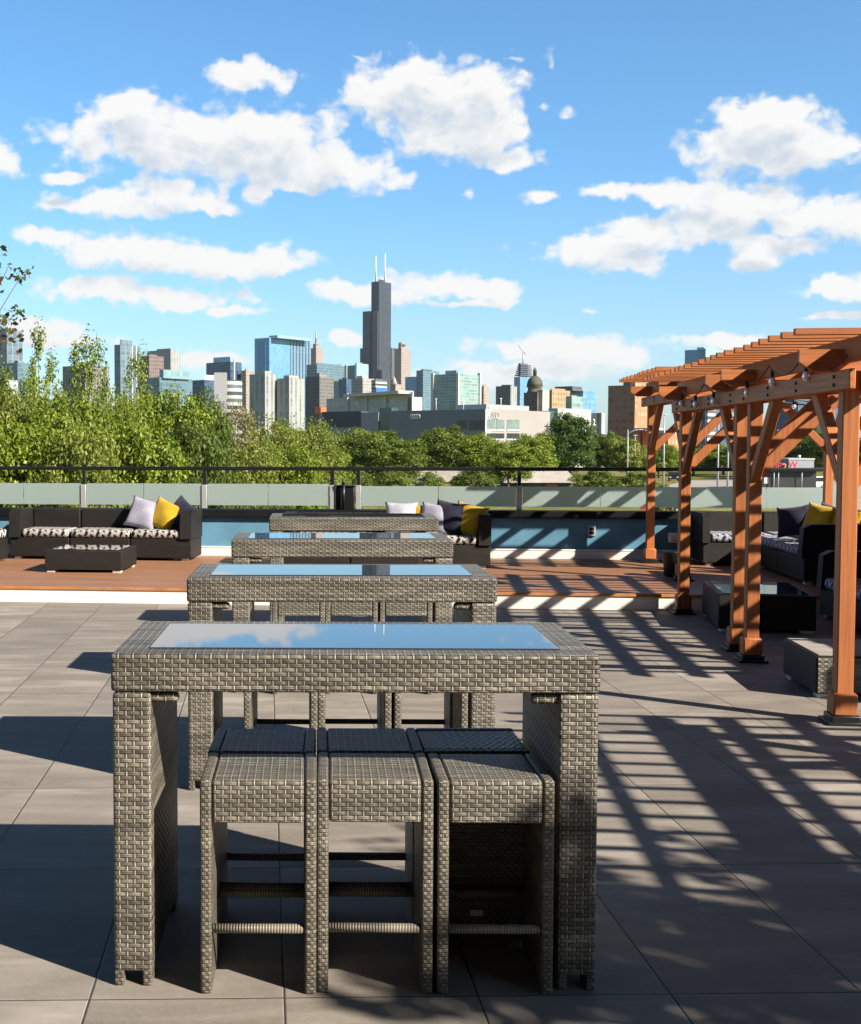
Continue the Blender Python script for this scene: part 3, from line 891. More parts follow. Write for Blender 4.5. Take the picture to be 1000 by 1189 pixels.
# string lights along the pergolas
M_wire = plain('black_cable', (.008, .008, .008), .5)
def mk_bulb():
    m, N, p = mat('clear_bulb')
    p.inputs['Base Color'].default_value = (.9, .88, .84, 1); p.inputs['Roughness'].default_value = .05
    p.inputs['Transmission Weight'].default_value = .65; p.inputs['IOR'].default_value = 1.45
    return m
M_bulb = mk_bulb()
def lights(label, pts, per):
    t = thing('string_light', label, 'string lights', group='string lights on the pergolas')
    path = []
    for a, b in zip(pts[:-1], pts[1:]):
        a, b = Vector(a), Vector(b)
        for k in range(9):
            f = k / 8
            if path and k == 0: continue
            q = a.lerp(b, f); q.z -= .09 * 4 * f * (1 - f)
            path.append(q)
    g = MB(); g.tube(path, .0055, 6); g.build('cable', M_wire, t)
    n = 0; acc = .1
    for a, b in zip(path[:-1], path[1:]):
        acc += (b - a).length
        if acc > per:
            acc = 0
            g = MB(); g.tube([b, b - Vector((0, 0, .045))], .014, 8); sk = g.build('lamp_holder', M_wire, t)
            g = MB(); g.lathe([(.010, .0), (.021, -.022), (.026, -.042), (.021, -.060), (.008, -.072)], 12, Mx(b - Vector((0, 0, .042)))); g.build('bulb', M_bulb, sk)
    return t
lights('bulb string along the beam of the nearest pergola', [B(2.42, 7.75, 2.22), B(2.40, 8.6, 2.26), B(2.40, 9.4, 2.26), B(2.42, 10.3, 2.24)], .75)
lights('bulb string crossing under the nearest pergola roof', [B(2.5, 7.85, 2.36), B(3.2, 8.5, 2.30), B(4.0, 9.2, 2.33), B(4.8, 10.1, 2.2)], .5)
lights('bulb string along the beam of the middle pergola', [B(2.42, 10.6, 2.22), B(2.41, 11.6, 2.24), B(2.42, 12.6, 2.22), B(2.44, 13.2, 2.2)], .7)
lights('bulb string across the middle pergola roof', [B(2.6, 10.7, 2.12), B(3.6, 10.9, 2.1), B(4.8, 11.0, 2.12)], .5)
lights('bulb string under the far pergola roof', [B(2.85, 14.6, 2.28), B(3.9, 14.7, 2.24), B(5.0, 14.8, 2.27)], .55)

# dark screen wall that closes the lounge on the right, just outside the frame
g = MB(); g.box(4.93, 5.05, 7.35, 14.3, .004, 1.9, .01)
sw = inB(g.build('screen_wall', M_darkwall)); tag(sw, 'tall charcoal screen wall right of the lounge, outside the frame', 'wall')

# unseen brick block added behind the camera to shut out sky light
hb = thing('sky_blocker', 'unseen brick block added behind the camera to cut the sky light', 'building', (0, -4.6, GROUND))
F_blocker = plain('blocker_brick', (.11, .065, .05), .85, 0, .2, .2, 2)
g = MB(); g.box(-26, 7.8, -12, 0, 0, 26); g.build('wall', F_blocker, hb)
g = MB(); g.box(-26.2, 8.0, -12, .12, 26.0, 26.3); g.build('cornice', M_darkwall, hb)
for k in range(9):
    for q in range(3):
        w_ = MB(); w_.box(-24.5 + k * 3.2, -22.9 + k * 3.2, .004, .06, 6.4 + q * 3.6, 8.4 + q * 3.6); w_.build('window', M_black, hb)

# ------------------------------------------------------------------ trees
def leaf_mesh(name, pts, nrm, size, mt, rs):
    """many small folded leaves"""
    n = len(pts)
    sz = size * rs.uniform(.6, 1.35, n)
    d = rs.normal(size=(n, 3)); d /= np.linalg.norm(d, axis=1)[:, None]
    up = nrm + rs.normal(scale=.75, size=(n, 3)); up /= np.linalg.norm(up, axis=1)[:, None] + 1e-6
    a = np.cross(up, d); a /= np.linalg.norm(a, axis=1)[:, None] + 1e-6
    b = np.cross(up, a)
    a = a * sz[:, None] * .5; b = b * sz[:, None] * .30
    droop = -up * sz[:, None] * .12
    V = np.empty((n, 4, 3))
    V[:, 0] = pts - a; V[:, 1] = pts - b + droop * -1; V[:, 2] = pts + a; V[:, 3] = pts + b + droop * -1
    V = V.reshape(-1, 3)
    me = bpy.data.meshes.new(name)
    me.vertices.add(n * 4); me.vertices.foreach_set('co', V.ravel())
    me.loops.add(n * 4); me.polygons.add(n)
    me.loops.foreach_set('vertex_index', np.arange(n * 4, dtype=np.int32))
    me.polygons.foreach_set('loop_start', np.arange(0, n * 4, 4, dtype=np.int32))
    me.polygons.foreach_set('loop_total', np.full(n, 4, dtype=np.int32))
    me.update(); me.validate()
    me.materials.append(mt)
    return me

def crown_points(rs, nclump, per, rad, shape='round', cl=.28, hollow=.35):
    """clump centres in an uneven crown, leaves round each clump"""
    cs = []
    while len(cs) < nclump:
        p = rs.uniform(-1, 1, 3)
        r = np.linalg.norm(p)
        if r > 1 or r < hollow * rs.uniform(0, 1): continue
        if shape == 'round':
            if p[2] < -.75: continue
        if shape == 'poplar':
            w = 1 - .55 * max(0, p[2])
            p[0] *= w; p[1] *= w
        cs.append(p)
    cs = np.array(cs)
    cr = cl * rs.uniform(.5, 1.35, nclump)
    idx = np.repeat(np.arange(nclump), per)
    off = rs.normal(size=(nclump * per, 3)); off /= np.linalg.norm(off, axis=1)[:, None]
    off *= (rs.uniform(0, 1, nclump * per) ** .45)[:, None]
    off[:, 2] *= .75
    pts = (cs[idx] + off * cr[idx][:, None]) * np.array(rad)
    nrm = off + np.array([0, 0, .55]) + cs[idx] * .4
    return pts, nrm, cs * np.array(rad)

TREES = {}
def tree_kind(key, seed, rad, h_trunk, nclump, per, leaf, mt, shape='round', cl=.28, limbs=9, r0=.16, bare=0):
    rs = np.random.default_rng(seed)
    pts, nrm, cs = crown_points(rs, nclump, per, rad, shape, cl)
    cz = h_trunk + rad[2] * .85
    pts[:, 2] += cz; cs = cs.copy(); cs[:, 2] += cz
    crown = leaf_mesh('crown', pts, nrm, leaf, mt, rs)
    g = MB()
    top = cz + rad[2] * .55
    trunk = [(0, 0, 0), (.06 * rad[0] * .3, .03, h_trunk * .5), (-.03, .05, h_trunk), (.05, -.04, cz), (0, 0, top)]
    g.tube(trunk, [r0, r0 * .85, r0 * .7, r0 * .45, r0 * .12], 7)
    order = rs.permutation(len(cs))[:limbs + bare]
    for q in order:
        e = Vector(cs[q]); b0 = h_trunk * .75 + rs.uniform(0, .6) * (cz - h_trunk * .75)
        s = Vector((0.02, 0, min(b0, e.z - .1)))
        mid = s.lerp(e, .5) + Vector(rs.uniform(-.08, .08, 3)) * rad[0]
        g.tube([s, mid, e], [r0 * .38, r0 * .22, r0 * .07], 5, cap=False)
    me = bpy.data.meshes.new('trunk'); g.bm.to_mesh(me); g.bm.free(); me.materials.append(M_bark)
    TREES[key] = (crown, me, cz + rad[2])

def tree(name, label, key, x, y, height, width=None, rz=0.0, z=GROUND, group=None, cat='tree'):
    crown, trunk, H = TREES[key]
    t = thing(name, label, cat, (x, y, z), rz, group)
    s = height / H; w = width or s
    t.scale = (w, w, s)
    for n, me in (('crown', crown), ('trunk', trunk)):
        o = bpy.data.objects.new(n, me); COL.objects.link(o); o.parent = t
    return t

tree_kind('leafy1', 1, (2.6, 2.6, 3.0), 2.2, 150, 230, .155, M_leaf_a, cl=.24)
tree_kind('leafy2', 2, (2.9, 2.6, 2.7), 2.0, 150, 230, .155, M_leaf_e, cl=.25)
tree_kind('olive', 3, (2.6, 2.6, 2.8), 1.8, 150, 220, .14, M_leaf_b, cl=.25)
tree_kind('twiggy', 4, (2.5, 2.4, 2.4), 1.6, 90, 100, .13, M_leaf_d, cl=.3, limbs=30)
tree_kind('poplar1', 5, (1.5, 1.5, 4.6), 3.0, 90, 75, .15, M_leaf_a, 'poplar', cl=.24, limbs=26, r0=.13)
tree_kind('poplar2', 6, (2.3, 2.1, 4.2), 3.0, 120, 56, .15, M_leaf_a, 'poplar', cl=.2, limbs=34, r0=.14)
tree_kind('round1', 7, (4.2, 4.2, 4.4), 2.2, 110, 170, .34, M_leaf_m, cl=.26, r0=.25)
tree_kind('round2', 8, (4.6, 4.2, 3.8), 2.0, 110, 170, .34, M_leaf_b, cl=.26, r0=.25)
tree_kind('maple', 9, (4.2, 4.2, 5.6), 2.5, 130, 170, .36, M_leaf_c, cl=.25, r0=.3)
tree_kind('spring', 10, (3.6, 3.6, 4.2), 2.0, 100, 160, .32, M_leaf_a, cl=.27, r0=.22)
tree_kind('shrub', 12, (1.8, 1.7, 1.5), .5, 60, 90, .2, M_leaf_m, cl=.3, r0=.06, limbs=6)
tree_kind('bronze', 13, (1.7, 1.7, 1.6), 8.0, 70, 24, .10, M_leaf_r, cl=.2, limbs=34, r0=.06)
tree_kind('patio', 14, (1.4, 1.4, 1.2), 1.6, 80, 60, .13, M_leaf_m, cl=.24, limbs=20, r0=.05)

def grow(name, label, key, px, ytop, D, wpx=None, rz=None, group=None, cat='tree'):
    h = zt(ytop, D) - GROUND
    w = None
    if wpx: w = (wpx / F * D / 2) / {'leafy1': 2.6, 'leafy2': 2.8, 'olive': 2.6, 'twiggy': 2.5, 'poplar1': 1.5, 'poplar2': 2.2, 'round1': 4.2, 'round2': 4.5, 'maple': 4.2, 'spring': 3.6, 'shrub': 1.8}[key]
    return tree(name, label, key, kx(px) * D, D, h, w, rz if rz is not None else px * .7, group=group, cat=cat)

GT = 'trees beyond the railing'
for k, (px, yt, D, w) in enumerate([(28, 432, 47, 40), (70, 436, 45, 44), (122, 430, 50, 46), (172, 438, 48, 36), (205, 446, 47, 40), (250, 458, 52, 38), (290, 478, 60, 34), (325, 480, 72, 36), (375, 484, 80, 34), (148, 452, 44, 40)]):
    grow('sapling', 'thin sapling standing up out of the bushes ' + ['at far left', 'left of the broad airy tree', 'right of the broad airy tree', 'on the leafy peak', 'right of the leafy peak', 'below the striped round building', 'before the left twin tower', 'between the twin towers', 'before the dark gridded tower', 'left of the leafy peak'][k], 'poplar2' if k % 2 else 'poplar1', px, yt, D, w, group='saplings among the bushes')
grow('poplar_tree', 'tall narrow young tree at far left rising above the bushes', 'poplar1', 46, 372, 52, 62, group=GT)
grow('poplar_tree', 'broad airy young tree above the bushes, third highest growth from the left', 'poplar2', 103, 378, 54, 100, group=GT)
grow('poplar_tree', 'thin airy tree in front of the gridded glass tower at left', 'poplar2', 160, 396, 56, 62, rz=2.1, group=GT)
grow('poplar_tree', 'small young tree at the left edge of the frame', 'poplar1', 6, 418, 50, 60, rz=1.0, group=GT)
NEAR = [('leafy2', -30, 440, 46, 120), ('olive', 30, 446, 44, 110), ('leafy1', 86, 452, 43, 120), ('olive', 135, 462, 45, 100),
        ('leafy1', 188, 447, 47, 120), ('leafy2', 236, 462, 49, 95), ('twiggy', 268, 474, 60, 90), ('olive', 315, 488, 70, 90),
        ('olive', 360, 492, 78, 84), ('leafy1', 160, 482, 38, 130), ('leafy1', 20, 478, 36, 140), ('olive', 90, 488, 35, 130),
        ('leafy2', 225, 496, 40, 110), ('olive', 288, 512, 46, 100), ('leafy1', 340, 514, 60, 80)]
NL = ['dark leafy tree crown cut by the left edge', 'olive green bush under the narrow tree at left', 'bright green bushy tree under the broad airy tree', 'olive bushy tree left of the leafy peak', 'bright leafy tree forming the peak before the teal building',
      'mid green tree right of the leafy peak', 'pinkish dry twiggy tree below the striped round building', 'pale olive tree before the left twin tower', 'pale olive tree before the right twin tower', 'large light green bush behind the rail below the leafy peak', 'light green bush behind the rail at far left',
      'olive bush behind the rail above the left sofa back', 'mid green bush behind the rail at the second rail post', 'olive shrubby tree behind the rail right of the second rail post', 'green shrubby tree behind the rail left of the black cabinet']
for (k, px, yt, D, w), lab in zip(NEAR, NL):
    grow('leafy_tree', lab, k, px, yt, D, w, group=GT)
MID = [('spring', 345, 500, 150, 60), ('spring', 385, 520, 120, 50), ('round2', 425, 497, 200, 75), ('round1', 452, 500, 190, 85), ('round1', 524, 494, 230, 85), ('spring', 560, 506, 200, 60),
       ('spring', 590, 514, 190, 56), ('spring', 615, 505, 215, 60), ('maple', 661, 478, 225, 60), ('round2', 634, 500, 240, 50), ('round1', 705, 500, 260, 50), ('round2', 728, 508, 250, 50),
       ('spring', 765, 516, 270, 50), ('spring', 805, 524, 290, 60), ('spring', 840, 515, 300, 60), ('round2', 880, 505, 280, 70), ('round1', 925, 492, 260, 66), ('maple', 960, 500, 250, 56), ('round1', 1010, 505, 270, 80)]
MLs = ['light green tree in the gap behind the olive trees', 'small yellow green tree left of the cabinet', 'olive rounded tree in front of the dark showroom wall', 'dense rounded tree left of the showroom corner', 'big rounded tree before the showroom windows', 'light green tree under the white showroom wall',
       'small bright tree under the white showroom wall', 'bright tree left of the dark maple', 'tall dark green maple in front of the white showroom wall', 'olive tree tucked behind the dark maple', 'green tree right of the dark slot of the showroom', 'olive tree below the brick tower',
       'green tree behind the first pergola post pair', 'low bright trees across the road', 'bright tree between the two lamp poles', 'olive tree behind the pergola brace', 'leafy tree above the grey low building', 'dark tree right of the grey low building', 'tree behind the nearest pergola post']
for (k, px, yt, D, w), lab in zip(MID, MLs):
    grow('round_tree', lab, k, px, yt, D, w, group='trees on the open land')
SH = [(415, 540, 150, 40), (455, 541, 160, 50), (500, 548, 150, 40), (550, 543, 170, 50), (690, 546, 170, 50), (735, 548, 150, 50), (770, 563, 120, 36), (300, 540, 60, 60), (350, 545, 66, 60), (400, 552, 90, 50), (250, 540, 50, 70)]
SL = ['right of the cabinet', 'above the glass panel right of the cabinet', 'by the ruined wall', 'between ruined wall and shed', 'right of the shed', 'left of the far pergola post', 'at the road edge', 'behind the glass left of the cabinet, olive side', 'behind the glass just left of the cabinet', 'behind the black cabinet', 'behind the glass at the second rail post']
for (px, yt, D, w), lab in zip(SH, SL):
    grow('shrub', 'low green shrub ' + lab, 'shrub', px, yt, D, w, group='shrubs on the open land', cat='shrub')
# bronze-leaved tree whose twigs reach in at the left edge
tree('bronze_leaf_tree', 'reddish green twigs hanging in at the left edge of the sky', 'bronze', -5.62, 19.0, 10.9, 1.0, .4, group=GT)
# potted tree just outside the frame that throws the leafy shade on the paving
pt = tree('patio_tree', 'small leafy patio tree outside the frame at the near right', 'patio', 6.3, .35, 4.6, 1.15, .3, 0.0)

# far wood: one low mass of tree crowns that closes the plain
rs = np.random.default_rng(21)
n = 90
cx_ = rs.uniform(-420, 760, n); cy_ = rs.uniform(420, 640, n); rr = rs.uniform(5, 9, n)
per = 130
idx = np.repeat(np.arange(n), per)
off = rs.normal(size=(n * per, 3)); off /= np.linalg.norm(off, axis=1)[:, None]; off *= (rs.uniform(.3, 1, n * per) ** .5)[:, None]
P = np.stack([cx_[idx] + off[:, 0] * rr[idx], cy_[idx] + off[:, 1] * rr[idx], GROUND + 3.4 + off[:, 2] * rr[idx] * .55], 1)
me = leaf_mesh('distant_wood', P, off + np.array([0, 0, .4]), 1.7, M_leaf_m, rs)
o = bpy.data.objects.new('distant_wood', me); COL.objects.link(o); tag(o, 'far belt of green trees on the plain', 'trees', kind='stuff')
# ------------------------------------------------------------------ far buildings
AL = R(40)
CA, SA = math.cos(AL), math.sin(AL)
class Bld:
    """a building whose nearest corner is seen at column xc at distance D; local x runs along the right (sunlit) face, y along the left face"""
    def __init__(s, name, label, xc, D, al=None, group='city buildings on the skyline', cat='building'):
        s.al = AL if al is None else al
        s.ca, s.sa = math.cos(s.al), math.sin(s.al)
        s.k = kx(xc); s.D = D
        s.X, s.Y = s.k * D, D
        s.root = thing(name, label, cat, (s.X, s.Y, GROUND), PI / 2 - s.al, group)
    def r(s, px):
        k = kx(px); return (k * s.Y - s.X) / (s.sa - s.ca * k)
    def l(s, px):
        k = kx(px); return (s.X - k * s.Y) / (s.ca + s.sa * k)
    def z(s, py, at=0.0):
        return zt(py, s.D + at) - GROUND
    def box(s, part, m, px0, px1, ytop, ybot=None, inset=0.0, y0=0.0, bev=0, xc=None, parent=None):
        b = s.r(px1); a = s.l(px0)
        x0 = 0.0 if xc is None else s.r(xc)
        z0 = 0.0 if ybot is None else s.z(ybot)
        g = MB(); g.box(x0 + inset, b - inset, y0 + inset, a - inset, z0, s.z(ytop), bev)
        return g.build(part, m, parent or s.root)
    def raw(s, part, m, x0, x1, y0, y1, z0, z1, parent=None):
        g = MB(); g.box(x0, x1, y0, y1, z0, z1); return g.build(part, m, parent or s.root)

fc = facade
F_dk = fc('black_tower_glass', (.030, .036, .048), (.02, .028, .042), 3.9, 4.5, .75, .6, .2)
F_dk2 = fc('black_tower_lit_tone', (.085, .092, .105), (.03, .038, .05), 3.9, 4.5, .6, .5, .3)  # paler copy of the black glass, sunlight put into its colour
F_blue = fc('blue_glass', (.10, .21, .31), (.10, .24, .40), 4, 3, .86, .8, .12, .3, .25)
F_bluep = fc('pale_blue_glass', (.26, .36, .44), (.20, .38, .54), 4, 6.5, .8, .95, .12, .4, .2)
F_bluerib = fc('ribbed_blue_glass', (.30, .42, .52), (.06, .17, .30), 60, 9.0, .45, .99, .12, .3, .15)
F_slate = fc('slate_glass', (.17, .215, .24), (.09, .135, .17), 4, 6.5, .8, .9, .15, .4, .2)
F_teal = fc('teal_glass', (.11, .17, .20), (.07, .13, .17), 4, 3, .85, .7, .12, .4, .3)
F_tealp = fc('pale_teal_glass', (.19, .27, .285), (.14, .26, .29), 4, 3, .8, .75, .12, .4, .3)
F_navy = fc('navy_glass', (.05, .08, .14), (.03, .065, .12), 4, 3, .85, .7, .12, .4, .4)
F_conc = fc('pale_concrete_grid', (.30, .285, .26), (.10, .12, .14), 3.1, 3.2, .52, .5, .3)
F_stripe = fc('ribbed_concrete', (.28, .28, .265), (.13, .17, .19), 3.1, 5.0, .34, .93, .3)
F_brown = fc('brown_granite', (.17, .12, .115), (.06, .05, .055), 3.8, 2.6, .5, .5, .3)
F_beige = fc('beige_stone', (.30, .245, .20), (.15, .13, .13), 3.8, 3.4, .45, .6, .3)
F_pink = fc('pink_granite', (.29, .225, .19), (.12, .13, .16), 3.9, 4.0, .5, .55, .25)
F_grey = fc('grey_concrete', (.20, .19, .185), (.07, .08, .095), 3.5, 3.2, .55, .5, .3)
F_greyd = fc('dark_grey_concrete', (.10, .10, .11), (.04, .045, .055), 3.5, 3.2, .6, .5, .3)
F_band = fc('white_banded', (.38, .37, .35), (.06, .07, .08), 3.4, 40, .99, .52, .3)
F_green = fc('green_condo_glass', (.25, .29, .275), (.13, .24, .23), 3.2, 5.5, .9, .66, .12, .5, .35)
F_white = fc('white_condo', (.36, .355, .35), (.16, .22, .22), 3.4, 4.2, .62, .55, .25)
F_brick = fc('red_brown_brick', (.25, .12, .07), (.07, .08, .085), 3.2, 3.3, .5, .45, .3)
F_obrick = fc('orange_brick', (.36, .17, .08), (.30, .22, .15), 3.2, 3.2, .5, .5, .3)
F_tan = fc('tan_brick', (.34, .22, .115), (.13, .12, .10), 3.3, 3.4, .42, .5, .3)
M_dome = plain('weathered_dome', (.075, .075, .06), .7, 0, .3, .35, .3)
M_dstone = plain('dark_dome_stone', (.12, .10, .085), .85, 0, .2, .35, .2)
M_lst = plain('pale_limestone', (.36, .33, .29), .85, 0, .2, .15, .2)
M_wht = plain('white_panel', (.42, .41, .395), .7, 0, .3, .06, .1)
M_showd = plain('showroom_dark_panel', (.14, .15, .17), .6, 0, .4, .1, .15)
M_shown = plain('showroom_pale_panel', (.27, .25, .235), .7, 0, .3, .06, .1)
M_dglass = plain('dark_window_glass', (.015, .022, .024), .12, 0, .6, .4, .2)
M_gglass = plain('green_window_glass', (.035, .075, .07), .12, 0, .6, .4, .2)
M_pglass = plain('pale_window_glass', (.13, .18, .17), .2, 0, .5, .3, .3)
M_steel = plain('grey_steel', (.35, .36, .37), .5, .3, .5, .1, 2)
M_wsteel = plain('white_steel', (.75, .74, .73), .5, 0, .4, .1, .05)
M_redb = plain('red_orange_panel', (.55, .13, .06), .7, 0, .3, .15, .2)
M_bluep = plain('blue_panel', (.03, .13, .42), .6, 0, .3, .1, .2)

# --- left of the skyline
b = Bld('office_tower', 'blue grey glass tower at the left edge of the skyline', 10, 1200)
b.box('facade', F_slate, -6, 28, 383); b.box('penthouse', F_grey, 0, 22, 380.5, 384, 2)
b = Bld('office_block', 'dark teal block below the left edge tower', 22, 1000)
b.box('facade', F_teal, 4, 42, 421); b.box('penthouse', F_grey, 14, 34, 418.5, 422, 2)
b = Bld('office_block', 'low white block behind the bushes at far left', 8, 760)
b.box('facade', F_white, -10, 22, 441); b.box('penthouse', M_wht, 0, 14, 437, 442, 2)
b = Bld('office_tower', 'grey tower half hidden behind the broad airy tree', 100, 1100)
b.box('facade', F_grey, 74, 128, 424); b.box('penthouse', F_greyd, 84, 118, 420, 425, 3)
b = Bld('office_tower', 'grey gridded glass tower behind the thin airy tree', 141, 1200)
b.box('facade', F_slate, 134, 163, 400); b.box('penthouse', F_slate, 137, 158, 394, 401, 2)
for px in (154, 159):
    x = b.r(px); b.raw('mullion', M_wht, x - .6, x + .6, -.7, 0, 0, b.z(402, x))
b = Bld('office_tower', 'dark brown granite tower with sloping top', 174, 1300)
b.box('facade', F_brown, 164, 191, 413); b.box('penthouse', F_brown, 168, 188, 411, 414, 3)
b = Bld('office_tower', 'beige ribbed tower behind the brown granite tower', 199, 1700)
b.box('facade', F_stripe, 172, 210, 406); b.box('penthouse', F_beige, 178, 207, 404, 407, 4)
b = Bld('office_block', 'low teal glass block before the brown tower', 186, 900)
b.box('facade', F_teal, 167, 224, 438); b.box('penthouse', F_tealp, 186, 222, 429, 439, 2)
b = Bld('office_block', 'low navy glass block left of the striped round building', 238, 1000)
b.box('facade', F_navy, 222, 252, 441); b.box('penthouse', M_wht, 236, 252, 435, 442, 1)
b = Bld('office_tower', 'dark blue glass tower with flat grey crown', 268, 1500)
b.box('facade', F_navy, 240, 281, 420); b.box('crown', F_bluep, 247, 272, 414, 421, 1); b.raw('mullion', M_wht, b.r(272) - 1, b.r(272) + 1, -1, 0, 0, b.z(416))
b = Bld('office_tower', 'slim pale beige tower left of the twin towers', 286, 1500)
b.box('facade', F_beige, 280, 295, 430); b.box('penthouse', F_beige, 282, 292, 428, 431, 2)
# striped round building
D = 620
t = thing('round_office', 'round white banded office building with a pale slab beside it', 'building', (kx(265) * D, D, GROUND), 0, 'city buildings on the skyline')
g = MB(); rad = 14 / F * D
g.lathe([(rad, 0), (rad, zt(441, D) - GROUND - 1), (rad * .96, zt(441, D) - GROUND)], 36); o = g.build('banded_drum', F_band, t, (kx(267) * D - kx(265) * D, 6, 0))
g = MB(); g.box(-15.5 / F * D, -1 / F * D, -rad * .55, 0, 0, zt(433, D) - GROUND); g.build('slab', plain('pale_grey_slab', (.28, .28, .29), .7), t)
# twin residential towers
for (x0, xc, x1, yt, lab) in ((290, 308, 322, 434, 'left of the two ribbed residential towers, in the shade'), (322, 336, 353.5, 439, 'right of the two ribbed residential towers, pale and sunlit')):
    b = Bld('residential_tower', lab, xc, 900)
    b.box('facade', F_stripe, x0, x1, yt); b.box('penthouse', F_conc, x0 + 4, x1 - 3, yt - 3.5, yt + 1, 1.5)
# big blue glass slab
b = Bld('glass_tower', 'wide pale blue glass tower with curved ribbed front', 313, 2300)
b.box('facade', F_blue, 296, 338, 392)
w = b.box('ribbed_wing', F_bluerib, 313, 361, 391, xc=337)
b.raw('recess', plain('deep_blue_glass', (.03, .16, .36), .1, 0, .6), -1.2, 0, b.l(309), b.l(299), b.z(440), b.z(396))
b.box('penthouse', F_bluep, 318, 356, 389.5, 392.5, 5)
# beige tower with spire
b = Bld('stone_tower', 'slender beige stone tower with thin spire behind the blue glass tower', 367, 2900)
b.box('facade', F_pink, 360, 375, 404); b.box('crown', F_pink, 362, 373, 399, 405, 2); b.box('lantern', F_beige, 364.5, 370.5, 396.5, 400, 2)
cx0, cy0 = b.r(371) * .5, b.l(363) * .5
g = MB(); g.tube([(cx0, cy0, b.z(398)), (cx0, cy0, b.z(384))], [3, .8], 6); g.build('spire', M_steel, b.root)
b = Bld('office_tower', 'teal glass office block with white right edge', 368, 1900)
b.box('facade', F_teal, 356, 401, 423); w = b.raw('edge_fin', M_wht, b.r(400), b.r(404), -4, 0, 0, b.z(421.5)); b.box('penthouse', F_teal, 366, 398, 421.3, 424, 3)
b = Bld('office_tower', 'dark grey concrete tower with gridded right face', 371, 1150)
b.box('facade', F_greyd, 354.5, 371.4, 437); b.box('gridded_face', F_conc, 371, 387.5, 437.2, xc=371.2); b.box('penthouse', F_grey, 363, 382, 433, 438, 1.5)
b.raw('redbrick_base', M_redb, b.r(372) * 0 - 8, 3, -8, -1, b.z(480), b.z(473))
b = Bld('glass_tower', 'dark and pale glass pair left of the black skyscraper', 414, 1900)
b.box('facade', F_teal, 403, 414.3, 424); b.box('pale_face', F_bluep, 412, 427.5, 422, xc=413.8); b.box('penthouse', F_tealp, 410, 424, 420.5, 424, 4)
b = Bld('office_block', 'small navy block left of the bright white block', 402, 1400)
b.box('facade', F_navy, 393, 409, 440); b.box('penthouse', F_greyd, 396, 405, 438.5, 441, 1)
b = Bld('office_block', 'bright white block in front of the black skyscraper', 421, 1250)
b.box('facade', F_conc, 408, 434.5, 439); b.box('penthouse', M_wht, 411, 430, 436, 440, 2)
b = Bld('office_block', 'small banded block with bright blue panel under the black skyscraper', 436, 1100)
b.box('facade', F_band, 431, 449, 441); b.raw('blue_panel', M_bluep, 0, b.r(449), -.6, 0, b.z(455.5), b.z(450)); b.box('penthouse', F_greyd, 434, 446, 439.5, 442, 1)
# the black skyscraper
D = 3300
b = Bld('black_skyscraper', 'tall black stepped skyscraper with two white antennas', 439.5, D)
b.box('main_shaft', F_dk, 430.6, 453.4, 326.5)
b.box('crown_box', F_dk, 436, 448, 324, 327, 6)
o = b.raw('left_shoulder', F_dk, -4, b.r(449), b.l(430.6) + .5, b.l(421.8), 0, b.z(360.5))
o = b.raw('lower_left_tier', F_dk, 6, b.r(446), b.l(421.8) + .5, b.l(416.2), 0, b.z(403))
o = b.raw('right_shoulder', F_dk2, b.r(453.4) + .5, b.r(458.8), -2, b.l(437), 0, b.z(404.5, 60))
o = b.raw('base_tier', F_dk, -14, b.r(444), -16, -2, 0, b.z(430))
o = b.raw('painted_lit_strip', F_dk2, -3, 0, b.l(438.8), b.l(433.2), 0, b.z(361))  # pale strip painting the light along the shaft corner
for px in (437.2, 447.8):
    off = (px - 442) / F * D
    g = MB(); x, y = 40 + off * SA, 26 - off * CA
    g.tube([(x, y, b.z(325)), (x, y, b.z(310)), (x, y, b.z(291 if px > 440 else 294))], [2.6, 1.9, .8], 8); g.build('antenna', M_wsteel, b.root)
b = Bld('stone_tower', 'pinkish tower with round crown right of the black skyscraper', 465.5, 3200)
b.box('facade', F_pink, 457.6, 476, 404.5); b.box('crown', F_pink, 460, 473.5, 400, 405.5, 3)
g = MB(); g.lathe([(9, b.z(401)), (9, b.z(397.6)), (7, b.z(397))], 16, Mx((b.r(472) * .5, b.l(460) * .45, 0))); g.build('crown_drum', F_beige, b.root)
b = Bld('office_block', 'small pale pointed block below the pinkish tower', 459, 1500)
b.box('facade', F_beige, 453, 466, 446); g = MB(); g.tube([(8, 8, b.z(446)), (8, 8, b.z(437))], [5, .8], 6); g.build('spire', M_lst, b.root)
b = Bld('glass_tower', 'deep teal glass block right of the pinkish tower', 489, 2100)
b.box('facade', F_blue, 470, 489.2, 437); b.box('upper_block', F_teal, 483, 507.5, 430, y0=-3); b.box('penthouse', F_navy, 487, 502, 428.5, 431, 4)
b = Bld('condo_tower', 'wide green glass condominium with white edge columns', 531, 1350)
b.box('facade', F_green, 501, 557.5, 434); b.box('penthouse', F_tealp, 509, 545, 429.5, 435, 5)
for px in (531, 556):
    x = b.r(px); b.raw('edge_column', M_wht, x - 1.6, x + 1.6, -1.6, 1.6, 0, b.z(433, x * .7))
x = b.l(502); b.raw('edge_column', M_wht, -1.5, 1.5, x - 1.5, x + 1.5, 0, b.z(433.5, x * .6))
b = Bld('office_block', 'slim beige block right of the green condominium', 561, 1500)
b.box('facade', F_beige, 557, 567, 448); b.box('penthouse', F_grey, 559, 565, 446.5, 449, 1)
b = Bld('office_tower', 'purple grey tower with beige right edge', 592, 1700)
b.box('facade', F_greyd, 575, 592.3, 448); b.box('beige_face', F_stripe, 590, 599.5, 448.3, xc=592.1); b.box('penthouse', F_greyd, 579, 596, 446.5, 449, 2)
